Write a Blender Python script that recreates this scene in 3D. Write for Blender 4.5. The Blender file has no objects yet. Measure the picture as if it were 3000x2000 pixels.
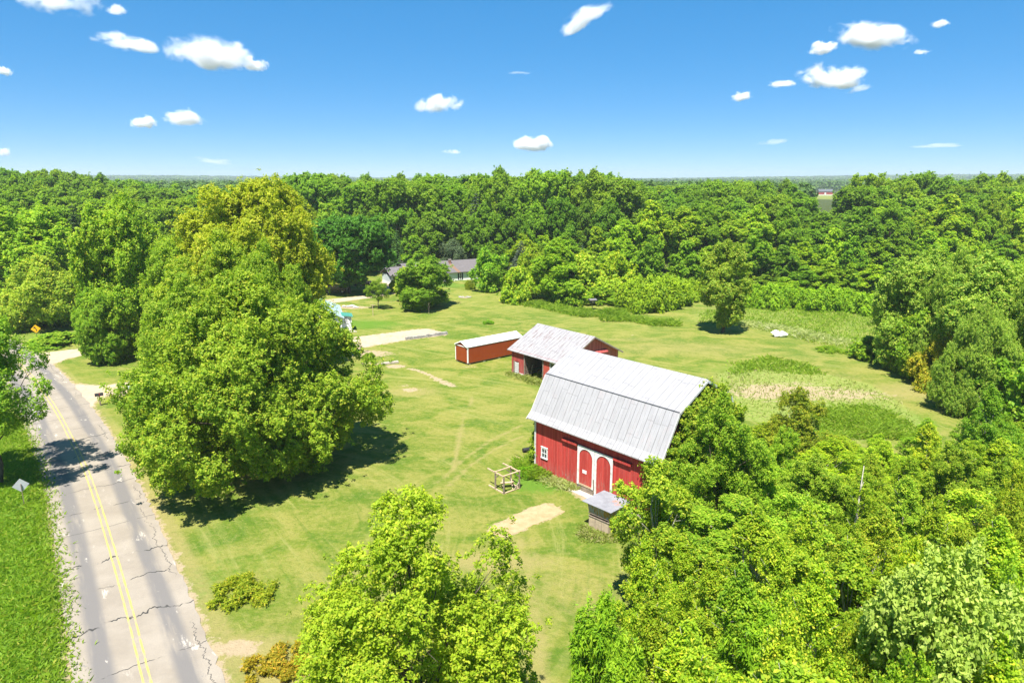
import bpy, math, random
import numpy as np
R = math.radians
random.seed(7)
S = bpy.context.scene
COL = S.collection

# ------------------------------------------------------------------ camera
F_PX, CAM_H, PITCH = 2000.0, 24.0, R(13.4)
cd = bpy.data.cameras.new('camera'); cam = bpy.data.objects.new('camera', cd); COL.objects.link(cam)
cd.sensor_width = 36; cd.lens = 36 * F_PX / 3000; cd.clip_start = .5; cd.clip_end = 60000
cam.location = (0, 0, CAM_H); cam.rotation_euler = (R(90) - PITCH, 0, 0)
S.camera = cam
# ------------------------------------------------------------------ light
SUN_EL, SH = R(65), (0.28, 0.96)         # elevation, horizontal direction the shadows fall
EXPO = 1.25
sl = bpy.data.lights.new('sun', 'SUN'); sun = bpy.data.objects.new('sun', sl); COL.objects.link(sun)
sl.energy = 5.0; sl.angle = R(.5); sl.color = (1, .955, .88)
az = math.atan2(-SH[0], -SH[1])           # clockwise from +Y, direction TO the sun
sun.rotation_euler = (R(90) - SUN_EL, 0, math.atan2(-SH[0], SH[1]))
wd = bpy.data.worlds.new('World'); S.world = wd; wd.use_nodes = True
wn = wd.node_tree.nodes; wl = wd.node_tree.links
sky = wn.new('ShaderNodeTexSky'); sky.sky_type = 'NISHITA'; sky.sun_disc = False
sky.sun_elevation = SUN_EL; sky.sun_rotation = az; 
sky.altitude = 1000; sky.air_density = .5; sky.dust_density = 0; sky.ozone_density = 10
gm = wn.new('ShaderNodeGamma'); gm.inputs[1].default_value = .40          # softer zenith-to-horizon contrast of the sky
hs = wn.new('ShaderNodeHueSaturation'); hs.inputs['Saturation'].default_value = 1.9; hs.inputs['Value'].default_value = 1.45
wl.new(sky.outputs[0], gm.inputs[0]); wl.new(gm.outputs[0], hs.inputs['Color']); wl.new(hs.outputs[0], wn['Background'].inputs[0])
wn['Background'].inputs[1].default_value = .14
S.view_settings.view_transform = 'Standard'; S.view_settings.look = 'None'
S.view_settings.exposure = EXPO; S.view_settings.gamma = 1
cy = S.cycles
cy.max_bounces = 12; cy.diffuse_bounces = 4; cy.glossy_bounces = 2; cy.transmission_bounces = 4
cy.transparent_max_bounces = 8; cy.volume_bounces = 10; cy.caustics_reflective = False; cy.caustics_refractive = False

# ------------------------------------------------------------------ projection helpers (photo read at 2352 px wide)
K = 3000 / 2352; cP, sP = math.cos(PITCH), math.sin(PITCH)
def G(x, y):
    a = (x * K - 1500) / F_PX; b = (1000 - y * K) / F_PX
    t = CAM_H / (sP - b * cP)
    return (a * t, (cP + b * sP) * t)
def ztop(Y, y):
    b = (1000 - y * K) / F_PX
    return CAM_H + Y * (b * cP - sP) / (cP + b * sP)
def depth(Y, z): return Y * cP + (CAM_H - z) * sP
def Xat(x, Y, z): return (x * K - 1500) / F_PX * depth(Y, z)
def Wm(w, Y, z): return w * K / F_PX * depth(Y, z)

# ------------------------------------------------------------------ object helpers
def tag(o, label=None, cat=None, group=None, kind=None):
    if label: o['label'] = label
    if cat: o['category'] = cat
    if group: o['group'] = group
    if kind: o['kind'] = kind
    return o
def empty(name, loc=(0, 0, 0), rz=0, label=None, cat=None, group=None, scale=None):
    o = bpy.data.objects.new(name, None); COL.objects.link(o)
    o.location = loc; o.rotation_euler = (0, 0, rz); o.empty_display_size = .3
    if scale: o.scale = scale
    return tag(o, label, cat, group)
def link(name, me, parent=None):
    o = bpy.data.objects.new(name, me); COL.objects.link(o); o.parent = parent
    return o
class MB:
    def __init__(s): s.v = []; s.f = []
    def poly(s, pts):
        n = len(s.v); s.v += [tuple(p) for p in pts]; s.f.append(tuple(range(n, n + len(pts)))); return s
    def box(s, x0, x1, y0, y1, z0, z1):
        n = len(s.v)
        s.v += [(x, y, z) for z in (z0, z1) for x, y in ((x0, y0), (x1, y0), (x1, y1), (x0, y1))]
        s.f += [tuple(n + i for i in q) for q in ((3, 2, 1, 0), (4, 5, 6, 7), (0, 1, 5, 4), (1, 2, 6, 5), (2, 3, 7, 6), (3, 0, 4, 7))]
        return s
    def prism(s, prof, a, b, axis='x'):     # prof in the plane across the axis, CCW
        n = len(s.v); m = len(prof)
        for t in (a, b):
            for p in prof:
                s.v.append((t, p[0], p[1]) if axis == 'x' else (p[0], t, p[1]) if axis == 'y' else (p[0], p[1], t))
        s.f.append(tuple(range(n + m - 1, n - 1, -1))); s.f.append(tuple(range(n + m, n + 2 * m)))
        for i in range(m):
            j = (i + 1) % m; s.f.append((n + i, n + j, n + m + j, n + m + i))
        return s
    def beam(s, p0, p1, w, h=None):
        h = h or w; p0 = np.array(p0, float); p1 = np.array(p1, float); d = p1 - p0; d /= np.linalg.norm(d)
        up = np.array([0, 0, 1.]) if abs(d[2]) < .95 else np.array([1., 0, 0])
        a = np.cross(d, up); a /= np.linalg.norm(a); b = np.cross(a, d)
        n = len(s.v)
        for p in (p0, p1):
            for i, j in ((-1, -1), (1, -1), (1, 1), (-1, 1)): s.v.append(tuple(p + a * i * w / 2 + b * j * h / 2))
        s.f += [tuple(n + i for i in q) for q in ((3, 2, 1, 0), (4, 5, 6, 7), (0, 1, 5, 4), (1, 2, 6, 5), (2, 3, 7, 6), (3, 0, 4, 7))]
        return s
    def tube(s, pts, rad, n=6, cap=True):
        pts = [np.array(p, float) for p in pts]
        if not hasattr(rad, '__len__'): rad = [rad] * len(pts)
        base = len(s.v)
        for i, p in enumerate(pts):
            d = pts[min(i + 1, len(pts) - 1)] - pts[max(i - 1, 0)]; d /= np.linalg.norm(d) + 1e-9
            up = np.array([0, 0, 1.]) if abs(d[2]) < .9 else np.array([1., 0, 0])
            a = np.cross(d, up); a /= np.linalg.norm(a); b = np.cross(a, d)
            for k in range(n):
                t = 2 * math.pi * k / n; s.v.append(tuple(p + rad[i] * (math.cos(t) * a + math.sin(t) * b)))
        for i in range(len(pts) - 1):
            for k in range(n):
                q = (k + 1) % n; s.f.append((base + i * n + k, base + i * n + q, base + (i + 1) * n + q, base + (i + 1) * n + k))
        if cap:
            s.f.append(tuple(base + k for k in range(n - 1, -1, -1))); s.f.append(tuple(base + (len(pts) - 1) * n + k for k in range(n)))
        return s
    def lathe(s, prof, c=(0, 0, 0), n=16):
        base = len(s.v)
        for r, z in prof:
            for k in range(n):
                t = 2 * math.pi * k / n; s.v.append((c[0] + r * math.cos(t), c[1] + r * math.sin(t), c[2] + z))
        for i in range(len(prof) - 1):
            for k in range(n):
                q = (k + 1) % n; s.f.append((base + i * n + k, base + i * n + q, base + (i + 1) * n + q, base + (i + 1) * n + k))
        s.f.append(tuple(base + k for k in range(n - 1, -1, -1))); s.f.append(tuple(base + (len(prof) - 1) * n + k for k in range(n)))
        return s
    def mesh(s, name, mat, smooth=False, bevel=0):
        me = bpy.data.meshes.new(name); me.from_pydata(s.v, [], s.f)
        if bevel:
            import bmesh
            bm = bmesh.new(); bm.from_mesh(me)
            bmesh.ops.bevel(bm, geom=bm.edges[:], offset=bevel, segments=2, affect='EDGES', clamp_overlap=True)
            bm.to_mesh(me); bm.free()
        me.materials.append(mat)
        if smooth: me.shade_smooth()
        me.update(); return me
    def build(s, name, mat, parent=None, smooth=False, bevel=0):
        return link(name, s.mesh(name, mat, smooth, bevel), parent)

def build_split(mb, name, mat, parent):      # every loose piece becomes an object of its own
    left = list(range(len(mb.f))); 
    while left:
        vs = set(mb.f[left[0]]); grow = True
        while grow:
            grow = False
            for i in left:
                if not vs.issuperset(mb.f[i]) and vs.intersection(mb.f[i]): vs.update(mb.f[i]); grow = True
        idx = sorted(vs); mp = {v: k for k, v in enumerate(idx)}; o = MB(); o.v = [mb.v[v] for v in idx]
        o.f = [tuple(mp[v] for v in mb.f[i]) for i in left if mb.f[i][0] in vs]; left = [i for i in left if mb.f[i][0] not in vs]
        o.build(name, mat, parent)
# ------------------------------------------------------------------ node helpers
class NT:
    def __init__(s, name):
        s.m = bpy.data.materials.new(name); s.m.use_nodes = True; s.t = s.m.node_tree; s.n = s.t.nodes; s.l = s.t.links
        s.b = s.n['Principled BSDF']; s.out = s.n['Material Output']
        s.b.inputs['Roughness'].default_value = .8; s.b.inputs['Specular IOR Level'].default_value = .25
    def node(s, typ, **kw):
        n = s.n.new('ShaderNode' + typ)
        for k, v in kw.items(): setattr(n, k, v)
        return n
    def put(s, sock, v):
        if isinstance(v, bpy.types.NodeSocket): s.l.new(v, sock)
        elif v is not None:
            if isinstance(v, (tuple, list)) and len(v) == 3 and sock.type == 'RGBA': v = (*v, 1)
            sock.default_value = v
    def attr(s, name): return s.node('Attribute', attribute_name=name).outputs['Fac']
    def attrc(s, name): return s.node('Attribute', attribute_name=name).outputs['Color']
    def geo(s): return s.node('NewGeometry').outputs['Position']
    def obj(s): return s.node('TexCoord').outputs['Object']
    def scale(s, v, sc, rot=None, loc=None):
        n = s.node('Mapping'); s.put(n.inputs['Vector'], v); n.inputs['Scale'].default_value = sc
        if rot: n.inputs['Rotation'].default_value = rot
        if loc: n.inputs['Location'].default_value = loc
        return n.outputs[0]
    def noise(s, v, sc, det=4, rough=.55, dist=0, dim='3D'):
        n = s.node('TexNoise'); n.noise_dimensions = dim; s.put(n.inputs['Vector'], v); n.inputs['Scale'].default_value = sc
        n.inputs['Detail'].default_value = det; n.inputs['Roughness'].default_value = rough; n.inputs['Distortion'].default_value = dist
        return n.outputs['Fac']
    def math(s, op, a, b=None, c=None, clamp=False):
        n = s.node('Math', operation=op, use_clamp=clamp)
        s.put(n.inputs[0], a); s.put(n.inputs[1], b); s.put(n.inputs[2], c); return n.outputs[0]
    def ramp(s, v, a, b, lo=0, hi=1, smooth=True):
        n = s.node('MapRange'); n.interpolation_type = 'SMOOTHSTEP' if smooth else 'LINEAR'
        s.put(n.inputs[0], v); s.put(n.inputs[1], a); s.put(n.inputs[2], b); s.put(n.inputs[3], lo); s.put(n.inputs[4], hi); return n.outputs[0]
    def mix(s, f, a, b, mode='MIX'):
        n = s.node('Mix', data_type='RGBA', blend_type=mode); s.put(n.inputs[0], f); s.put(n.inputs[6], a); s.put(n.inputs[7], b); return n.outputs[2]
    def sep(s, v):
        n = s.node('SeparateXYZ'); s.put(n.inputs[0], v); return n.outputs
    def comb(s, x, y, z=0.0):
        n = s.node('CombineXYZ'); s.put(n.inputs[0], x); s.put(n.inputs[1], y); s.put(n.inputs[2], z); return n.outputs[0]
    def bump(s, h, strength=.4, dist=.02):
        n = s.node('Bump'); n.inputs['Strength'].default_value = strength; n.inputs['Distance'].default_value = dist
        s.put(n.inputs['Height'], h); s.l.new(n.outputs[0], s.b.inputs['Normal'])
    def color(s, v, rough=None, spec=None, metal=None):
        s.put(s.b.inputs['Base Color'], v)
        if rough is not None: s.put(s.b.inputs['Roughness'], rough)
        if spec is not None: s.b.inputs['Specular IOR Level'].default_value = spec
        if metal is not None: s.b.inputs['Metallic'].default_value = metal
        return s.m
def plain(name, c, var=.15, sc=3.0, rough=.7, metal=0, spec=.3, dirt=None):
    n = NT(name); p = n.obj(); f = n.noise(p, sc, 5)
    col = n.mix(n.ramp(f, .3, .7), tuple(x * (1 - var) for x in c), tuple(min(1, x * (1 + var)) for x in c))
    if dirt: col = n.mix(n.ramp(n.noise(p, sc * .6 + .7, 6, .65), .52, .72, 0, .8), col, dirt)
    n.bump(n.noise(p, sc * 8, 3), .15, .01)
    return n.color(col, rough, spec, metal)

# ------------------------------------------------------------------ foliage
def leaf_mat(name, dark, light, tip, tipamt=1.0, trans=.42):
    n = NT(name); lv = n.attr('lv'); tp = n.attr('tp')
    c = n.mix(lv, dark, light); c = n.mix(n.math('MULTIPLY', tp, tipamt), c, tip)
    oi = n.node('ObjectInfo'); c = n.mix(1.0, c, oi.outputs['Color'], 'MULTIPLY')
    n.color(c, .6, .22)
    tr = n.node('BsdfTranslucent'); n.put(tr.inputs['Color'], n.mix(1.0, c, (1.15, 1.2, .55), 'MULTIPLY'))
    mx = n.node('MixShader'); mx.inputs[0].default_value = trans
    n.l.new(n.b.outputs[0], mx.inputs[1]); n.l.new(tr.outputs[0], mx.inputs[2]); n.l.new(mx.outputs[0], n.out.inputs['Surface'])
    return n.m
LEAF = leaf_mat('leaf', (.150, .275, .014), (.370, .490, .032), (.56, .54, .055), .95, .5)
LEAF_GOLD = leaf_mat('leaf_golden', (.23, .31, .012), (.47, .53, .028), (.62, .54, .05), .9, .48)
LEAF_FAR = leaf_mat('leaf_far', (.135, .255, .014), (.330, .460, .030), (.46, .50, .05), .7, .5)
NEEDLE = leaf_mat('needle', (.035, .075, .022), (.105, .175, .055), (.16, .22, .06), .4, .2)
def bark_mat(name, a, b):
    n = NT(name); p = n.scale(n.obj(), (6, 6, 1.2)); f = n.noise(p, 2, 5, .6); n.bump(f, .5, .03)
    return n.color(n.mix(n.ramp(f, .35, .7), a, b), .9)
BARK = bark_mat('bark', (.055, .042, .030), (.16, .13, .10))
BARK_PALE = bark_mat('pale_bark', (.22, .20, .16), (.48, .45, .38))

def nrm(a): return a / (np.linalg.norm(a, axis=-1, keepdims=True) + 1e-9)
def quads_mesh(name, P, mat, lv, tp):
    n = len(P); me = bpy.data.meshes.new(name)
    me.vertices.add(n * 4); me.vertices.foreach_set('co', P.reshape(-1).astype(np.float32))
    me.loops.add(n * 4); me.loops.foreach_set('vertex_index', np.arange(n * 4, dtype=np.int32))
    me.polygons.add(n); me.polygons.foreach_set('loop_start', np.arange(0, n * 4, 4, dtype=np.int32))
    me.materials.append(mat)
    for nm, v in (('lv', lv), ('tp', tp)):
        a = me.attributes.new(nm, 'FLOAT', 'FACE'); a.data.foreach_set('value', np.clip(v, 0, 1).astype(np.float32))
    me.update(calc_edges=True); return me
def leaves(rng, lobes, centre, spr_per_m2, lpp, lsize, spr_r, up=.62, elong=1.0, droop=0.0, inner=.12, tipthr=.30, flat=1.0, lvl=None):
    """lobes (N,4). every lobe is a clump of sprigs, every sprig a spray of leaves. -> leaf quads, lv, tp"""
    c, r = lobes[:, :3], lobes[:, 3]
    ns = np.maximum(6, (spr_per_m2 * 4 * np.pi * r ** 2).astype(int))
    li = np.repeat(np.arange(len(lobes)), ns); n = len(li)
    d = nrm(rng.normal(size=(n, 3))); out = nrm(c[li] - centre + 1e-6)
    d = nrm(d + out * .55 + np.array([0, 0, .18]))
    rr = r[li] * (.30 + .85 * rng.random(n) ** .55) * np.where(rng.random(n) < .10, rng.uniform(1.1, 1.5, n), 1)
    ax = nrm(out + rng.normal(size=(n, 3)) * .0 + rng.normal(size=(len(lobes), 3))[li] * .45 + np.array([0, 0, .35])); kx = rng.uniform(-.15, .85, len(lobes))[li]
    off = d * rr[:, None] * np.array([1, 1, flat]); sp = c[li] + off + ax * (np.sum(off * ax, 1) * kx)[:, None]
    lr = rng.normal(size=len(lobes)) * .12; sr = rng.normal(size=n) * .17
    k = rng.poisson(lpp, n); si = np.repeat(np.arange(n), k); m = len(si)
    g = rng.normal(size=(m, 3)); g = nrm(g + d[si] * .5) * (rng.random(m) ** .6)[:, None] * spr_r
    p = sp[si] + g; p[:, 2] -= droop * np.linalg.norm(g[:, :2], axis=1)
    nn = nrm(nrm(rng.normal(size=(m, 3))) * .75 + np.array([0, 0, up]) + d[si] * .45)
    t = nrm(g * 1.0 + rng.normal(size=(m, 3)) * spr_r * (.8 if elong < 1.5 else .15)); t = nrm(t - nn * np.sum(t * nn, 1)[:, None])
    b = np.cross(nn, t); L = lsize * rng.uniform(.7, 1.25, m)[:, None]; hw = L * .34 / elong; hl = L * .55
    P = np.stack([p - t * hl, p + b * hw - t * hl * .1, p + t * hl, p - b * hw - t * hl * .1], 1)
    lv = .48 + lr[li][si] + sr[si] + rng.normal(size=m) * .17 + .1 * (d[si][:, 2])
    tipm = (np.sum(nrm(g) * d[si], 1) > .35) & (rng.random(m) < tipthr)
    tp = np.where(tipm, rng.uniform(.4, 1, m), 0)
    return P, lv, tp
def prof(kind, t):
    t = np.clip(t, 0, 1)
    if kind == 'round': return np.sqrt(np.clip(1 - (2 * t - 1) ** 2, 0, 1)) ** .8 * (1.0)
    if kind == 'oval': return np.sin(np.pi * np.clip(t, 0, 1) ** .8) ** .7
    if kind == 'pyr': return np.clip(1.02 - t, 0, 1) ** .62 * np.clip(t * 9, 0, 1) ** .6
    if kind == 'skirt': return np.sin(np.pi * np.clip(t, 0, 1) ** .52) ** .75
    if kind == 'cone': return np.clip(1.01 - t, 0, 1) ** .95
    if kind == 'dome': return np.clip(1 - t ** 2.2, 0, 1) ** .6
    if kind == 'column': return np.clip(t * 6, 0, 1) ** .5 * np.clip((1 - t) * 2.6, 0, 1) ** .6
def make_lobes(rng, H, Rr, z0, kind, n, lr, lump=.22):
    t = rng.random(n * 4); w = prof(kind, t); keep = rng.random(n * 4) < (w * .85 + .15); t = t[keep][:n]; n = len(t)
    ph = np.arange(n) * 2.39996 + rng.normal(size=n) * .5
    ang = rng.uniform(0, 6.28, 3)
    lum = 1 + lump * (np.sin(2 * ph + ang[0] + 3 * t) * .5 + np.sin(3 * ph + ang[1] - 5 * t) * .5) + rng.normal(size=n) * .06
    rad = prof(kind, t) * Rr * lum - lr * .55; fr = np.where(rng.random(n) < .72, 1.0, rng.uniform(.25, .8, n))
    rad = np.clip(rad, 0, None) * fr
    z = z0 + (H - z0 - lr * .75) * t + lr * .2
    r = lr * rng.uniform(.65, 1.3, n) * np.clip(.6 + prof(kind, t) * .5, .55, 1)
    return np.stack([rad * np.cos(ph), rad * np.sin(ph), z, r], 1)
def trunk_mesh(rng, name, H, r0, lobes, mat, nl=16, twigs=0, top=.82):
    mb = MB(); bx, by = rng.normal(size=2) * H * .015
    path = [(bx * math.sin(k * 1.3), by * math.sin(k * 1.7), H * top * k / 7) for k in range(8)]
    path[0] = (0, 0, -.3)
    mb.tube(path, [r0 * (1.25 if k == 0 else 1) * (1 - .86 * k / 7) for k in range(8)], 8)
    idx = rng.permutation(len(lobes))[:nl]
    for i in idx:
        c = lobes[i]; h = max(H * .12, min(c[2] * rng.uniform(.35, .7), H * top * .9)); q = h / (H * top)
        st = np.array([bx * math.sin(q * 9), by * math.sin(q * 12), h]); en = np.array(c[:3]); md = st * .5 + en * .5 + np.array([0, 0, -.06 * H * rng.random()])
        rr = max(r0 * .42 * (1 - q * .7), .02)
        mb.tube([st, md, en], [rr, rr * .6, rr * .2], 5)
        for _ in range(twigs):
            e2 = en + rng.normal(size=3) * c[3] * .8; mb.tube([md * .4 + en * .6, e2], [rr * .3, .006], 3)
    return mb.mesh(name, mat, True)
PROTO = {}
def proto(key, kind, H, Rr, z0, n, lr, spr, lpp, ls, spr_r, mat=None, bark=None, seed=0, r0=None, nl=16, twigs=0, **kw):
    rng = np.random.default_rng(seed + 100)
    lump = kw.pop('lump', .22)
    lobes = make_lobes(rng, H, Rr, z0, kind, n, lr, lump)
    if 'extra' in kw: lobes = np.concatenate([lobes, np.array(kw.pop('extra'), float)])
    P, lv, tp = leaves(rng, lobes, np.array([0, 0, z0 + (H - z0) * .4]), spr, lpp, ls, spr_r, **kw)
    cm = quads_mesh('crown', P, mat or LEAF, lv, tp)
    tm = trunk_mesh(rng, 'trunk', H, r0 or H * .018, lobes, bark or BARK, nl, twigs)
    PROTO[key] = (cm, tm, H, Rr); return len(P)
def spruce_proto(key, H, Rr, mat, seed, tiers=26):
    rng = np.random.default_rng(seed); Ps = []; lvs = []
    mb = MB(); mb.tube([(0, 0, -.3), (0, 0, H * .5), (0, 0, H * .99)], [H * .016, H * .01, .02], 7)
    for k in range(tiers):
        t = k / tiers; z = H * (.07 + .91 * t); rad = Rr * (1 - t) ** .85 + .25
        nb = int(6 + 7 * (1 - t))
        for j in range(nb):
            a = j * 6.283 / nb + k * .7 + rng.normal() * .15; L = rad * rng.uniform(.78, 1.12)
            m = int(26 * L / 1.2 + 12); s = rng.random(m) ** .7
            d = np.array([math.cos(a), math.sin(a), 0]); sd = np.array([-math.sin(a), math.cos(a), 0])
            side = rng.normal(size=m) * .16 * L * (1.1 - s)
            zz = z - .30 * L * s + .10 * L * s ** 3 + rng.normal(size=m) * .05 - .12 * np.abs(side)
            p = d * (L * s)[:, None] + sd * side[:, None]; p[:, 2] = zz
            t_ = nrm(d * .7 + sd * (np.sign(side) * .8)[:, None] + rng.normal(size=(m, 3)) * .25 + np.array([0, 0, -.25]))
            nn = nrm(np.array([0, 0, 1.]) + rng.normal(size=(m, 3)) * .45); b = np.cross(nn, t_)
            ls = .42 * H / 16 * rng.uniform(.7, 1.3, m)[:, None]
            Ps.append(np.stack([p - t_ * ls * .5, p + b * ls * .17, p + t_ * ls * .5, p - b * ls * .17], 1))
            lvs.append(.4 + rng.normal() * .12 + rng.normal(size=m) * .15 + .2 * (s - .5))
            if j % 3 == 0: mb.tube([(0, 0, z), tuple(d * L * .9 + np.array([0, 0, z - .22 * L]))], [.05, .015], 3)
    P = np.concatenate(Ps); lv = np.concatenate(lvs)
    PROTO[key] = (quads_mesh('crown', P, mat, lv, (rng.random(len(lv)) < .1) * .5), mb.mesh('trunk', BARK, True), H, Rr)
NAMES = {}
def plant(key, X, Y, H, Rr, label, cat='tree', group=None, tint=(1, 1, 1), rz=None, name='tree', mat=None):
    cm, tm, h0, r0 = PROTO[key]
    o = empty(name, (X, Y, 0), random.uniform(0, 6.283) if rz is None else rz, label, cat, group, (Rr / r0, Rr / r0, H / h0))
    t = link('trunk', tm, o); c = link('crown', cm, o); c.color = (*tint, 1)
    return o
def tree_px(key, x, base, top, w, label, tint=(1, 1, 1), d=None, **kw):
    """x: image column of the crown, base: image row of the foot (or d: distance), top: image row of the top, w: crown width (2352-px frame)"""
    Y = d if d else G(x, base)[1]
    H = ztop(Y, top); zm = H * .55; X = Xat(x, Y, zm); Rr = Wm(w, Y, zm) / 2 * .9
    return plant(key, X, Y, H, Rr, label, tint=tint, **kw)
_o1 = 'zeroth first second third fourth fifth sixth seventh eighth ninth tenth eleventh twelfth thirteenth fourteenth fifteenth sixteenth seventeenth eighteenth nineteenth'.split()
def ordinal(n):
    if n < 20: return _o1[n]
    tens = {2: ('twenty', 'twentieth'), 3: ('thirty', 'thirtieth'), 4: ('forty', 'fortieth'), 5: ('fifty', 'fiftieth'), 6: ('sixty', 'sixtieth'), 7: ('seventy', 'seventieth')}[n // 10]
    return tens[1] if n % 10 == 0 else tens[0] + '-' + _o1[n % 10]
# ------------------------------------------------------------------ ground
def Gs(pts): return np.array([G(*p) for p in pts])
def poly_dist(P, poly):
    """signed distance of points P (n,2) to a polygon, negative inside"""
    d = np.full(len(P), 1e9); ins = np.zeros(len(P), bool); m = len(poly)
    for i in range(m):
        a, b = poly[i], poly[(i + 1) % m]; e = b - a; w = P - a
        t = np.clip((w @ e) / (e @ e + 1e-12), 0, 1); d = np.minimum(d, np.hypot(*(w - t[:, None] * e).T))
        c = ((a[1] <= P[:, 1]) != (b[1] <= P[:, 1])); xx = a[0] + (P[:, 1] - a[1]) * e[0] / (e[1] if abs(e[1]) > 1e-9 else 1e-9)
        ins ^= c & (P[:, 0] < xx)
    return np.where(ins, -d, d)
def line_dist(P, pts):
    d = np.full(len(P), 1e9); s = np.zeros(len(P)); acc = 0
    for a, b in zip(pts[:-1], pts[1:]):
        e = b - a; L = np.hypot(*e); w = P - a; t = np.clip((w @ e) / (L * L), 0, 1); q = np.hypot(*(w - t[:, None] * e).T)
        s = np.where(q < d, acc + t * L, s); d = np.minimum(d, q); acc += L
    return d, s
def smooth(pts, n=8):
    pts = np.array(pts, float); out = []
    P = np.vstack([2 * pts[0] - pts[1], pts, 2 * pts[-1] - pts[-2]])
    for i in range(1, len(P) - 2):
        for k in range(n):
            t = k / n; out.append(.5 * ((2 * P[i]) + (-P[i - 1] + P[i + 1]) * t + (2 * P[i - 1] - 5 * P[i] + 4 * P[i + 1] - P[i + 2]) * t * t + (-P[i - 1] + 3 * P[i] - 3 * P[i + 1] + P[i + 2]) * t ** 3))
    out.append(pts[-1]); return np.array(out)
# road edges read in the photograph
RL = Gs([(185, 1568), (165, 1439), (150, 1354), (120, 1164), (100, 1089), (82, 1014)])
RR = Gs([(522, 1568), (440, 1399), (395, 1284), (325, 1154), (295, 1084), (250, 999), (205, 934), (170, 889), (117, 834), (45, 784)])
RC = Gs([(353, 1600), (340, 1568), (300, 1409), (250, 1234), (200, 1084), (155, 989), (133, 948), (112, 915), (85, 879), (56, 847), (22, 818), (-40, 784), (-160, 745), (-330, 715)])
_e = RC[1] - RC[2]; _e /= np.hypot(*_e); RC = smooth(np.vstack([RC[1] + _e * 18, RC[1] + _e * 8, RC[1:]]), 6)
ROADW = 6.2
XF = np.concatenate([-75 - np.geomspace(9000, 1, 40), np.arange(-75, 95, .5), 95 + np.geomspace(1, 9000, 40)])
YF = np.concatenate([np.linspace(-120, 12, 12)[:-1], np.arange(12, 200, .5), 200 + np.geomspace(1, 9000, 60)])
GX, GY = np.meshgrid(XF, YF); GP = np.stack([GX.ravel(), GY.ravel()], 1)
def hills(x, y):
    d = np.hypot(x, y)
    return 26 * np.clip((d - 1800) / 2500, 0, 1) ** 1.5 * (.55 + .45 * np.sin(x / 900. + 1.2) * np.cos(y / 1500.)) + 9 * np.clip((x - 500) / 3000, 0, 1) * np.clip((d - 1500) / 2000, 0, 1)
A = {k: np.zeros(len(GP)) for k in ('dry', 'soil', 'lush', 'wood', 'rough', 'mow')}
def blob(att, x, y, rx, ry=None, amt=1.0, rot=0):
    c = np.array(G(x, y)); ry = ry or rx; q = GP - c; cr, sr = math.cos(rot), math.sin(rot)
    u = (q[:, 0] * cr + q[:, 1] * sr) / rx; v = (-q[:, 0] * sr + q[:, 1] * cr) / ry
    A[att] = np.maximum(A[att], amt * np.exp(-(u * u + v * v) ** 1.3))
def region(att, pts, amt=1.0, soft=1.5, world=False):
    d = poly_dist(GP, np.array(pts, float) if world else Gs(pts)); A[att] = np.maximum(A[att], amt * np.clip(.5 - d / soft, 0, 1))
def lineblob(att, pts, w, amt=1.0, world=False):
    d, _ = line_dist(GP, np.array(pts, float) if world else Gs(pts)); A[att] = np.maximum(A[att], amt * np.exp(-(d / w) ** 2))
# woods floor
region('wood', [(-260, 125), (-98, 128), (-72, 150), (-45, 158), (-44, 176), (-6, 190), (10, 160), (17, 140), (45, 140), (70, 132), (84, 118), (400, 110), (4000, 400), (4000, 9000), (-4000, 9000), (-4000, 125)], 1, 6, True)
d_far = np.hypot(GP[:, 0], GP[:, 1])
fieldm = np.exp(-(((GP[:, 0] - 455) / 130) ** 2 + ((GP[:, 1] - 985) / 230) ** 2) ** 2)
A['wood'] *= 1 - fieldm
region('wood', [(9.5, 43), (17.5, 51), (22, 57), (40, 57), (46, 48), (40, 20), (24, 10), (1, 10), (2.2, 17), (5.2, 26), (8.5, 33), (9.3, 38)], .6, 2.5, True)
# lush grass
region('lush', [(-90, 1600), (170, 1600), (140, 1354), (112, 1164), (90, 1070), (60, 985), (-60, 985)], .9, 1.5)
for b in ((740, 900, 7, 3, .5), (830, 745, 9, 5, .75), (900, 1120, 6, 3, .3), (1240, 1110, 3.5, 2, .95), (1010, 655, 9, 4, .7), (1100, 655, 8, 3, .8), (240, 850, 8, 4, .35), (150, 770, 10, 7, .6), (1960, 960, 9, 6, .9), (1700, 850, 8, 4, .5), (1580, 1290, 4, 2.4, .6), (520, 1290, 7, 4, .35), (460, 1350, 5, 6, .4), (700, 1330, 6, 4, .3)):
    blob('lush', *b[:4], b[4])
# dry and worn grass
for b in ((800, 1330, 5, 3, .45), (1130, 1290, 5, 1.6, .85), (1230, 1500, 1.0, 6, .7), (1300, 1360, 6, 5, .45), (1500, 930, 14, 6, .45), (1560, 800, 18, 7, .5), (1350, 730, 14, 7, .35), (1800, 870, 14, 6, .6), (2150, 900, 14, 5, .7), (1250, 880, 5, 3, .35), (1120, 940, 6, 5, .3), (1070, 1000, 8, 4, .35), (950, 900, 5, 2.5, .6), (1195, 1055, 1.6, 1.1, .8), (560, 1500, 4, 2.2, .8), (640, 1540, 3, 2, .8), (1640, 1250, 2.6, 1.2, .9), (1180, 1245, 3, 1.2, .5), (1050, 1120, 7, 4, .3), (330, 1050, 2, 5, .9), (620, 1250, 8, 4, .25), (1900, 940, 8, 3.5, .7), (1450, 780, 9, 2, .5), (1170, 700, 14, 5, .25)):
    blob('dry', *b[:4], b[4])
lineblob('dry', [(250, 1010), (300, 1060), (350, 1130), (400, 1230), (455, 1330), (500, 1430), (545, 1510)], .8, .75)
for p in ((1200, 1350), (1240, 1450)): pass
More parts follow.
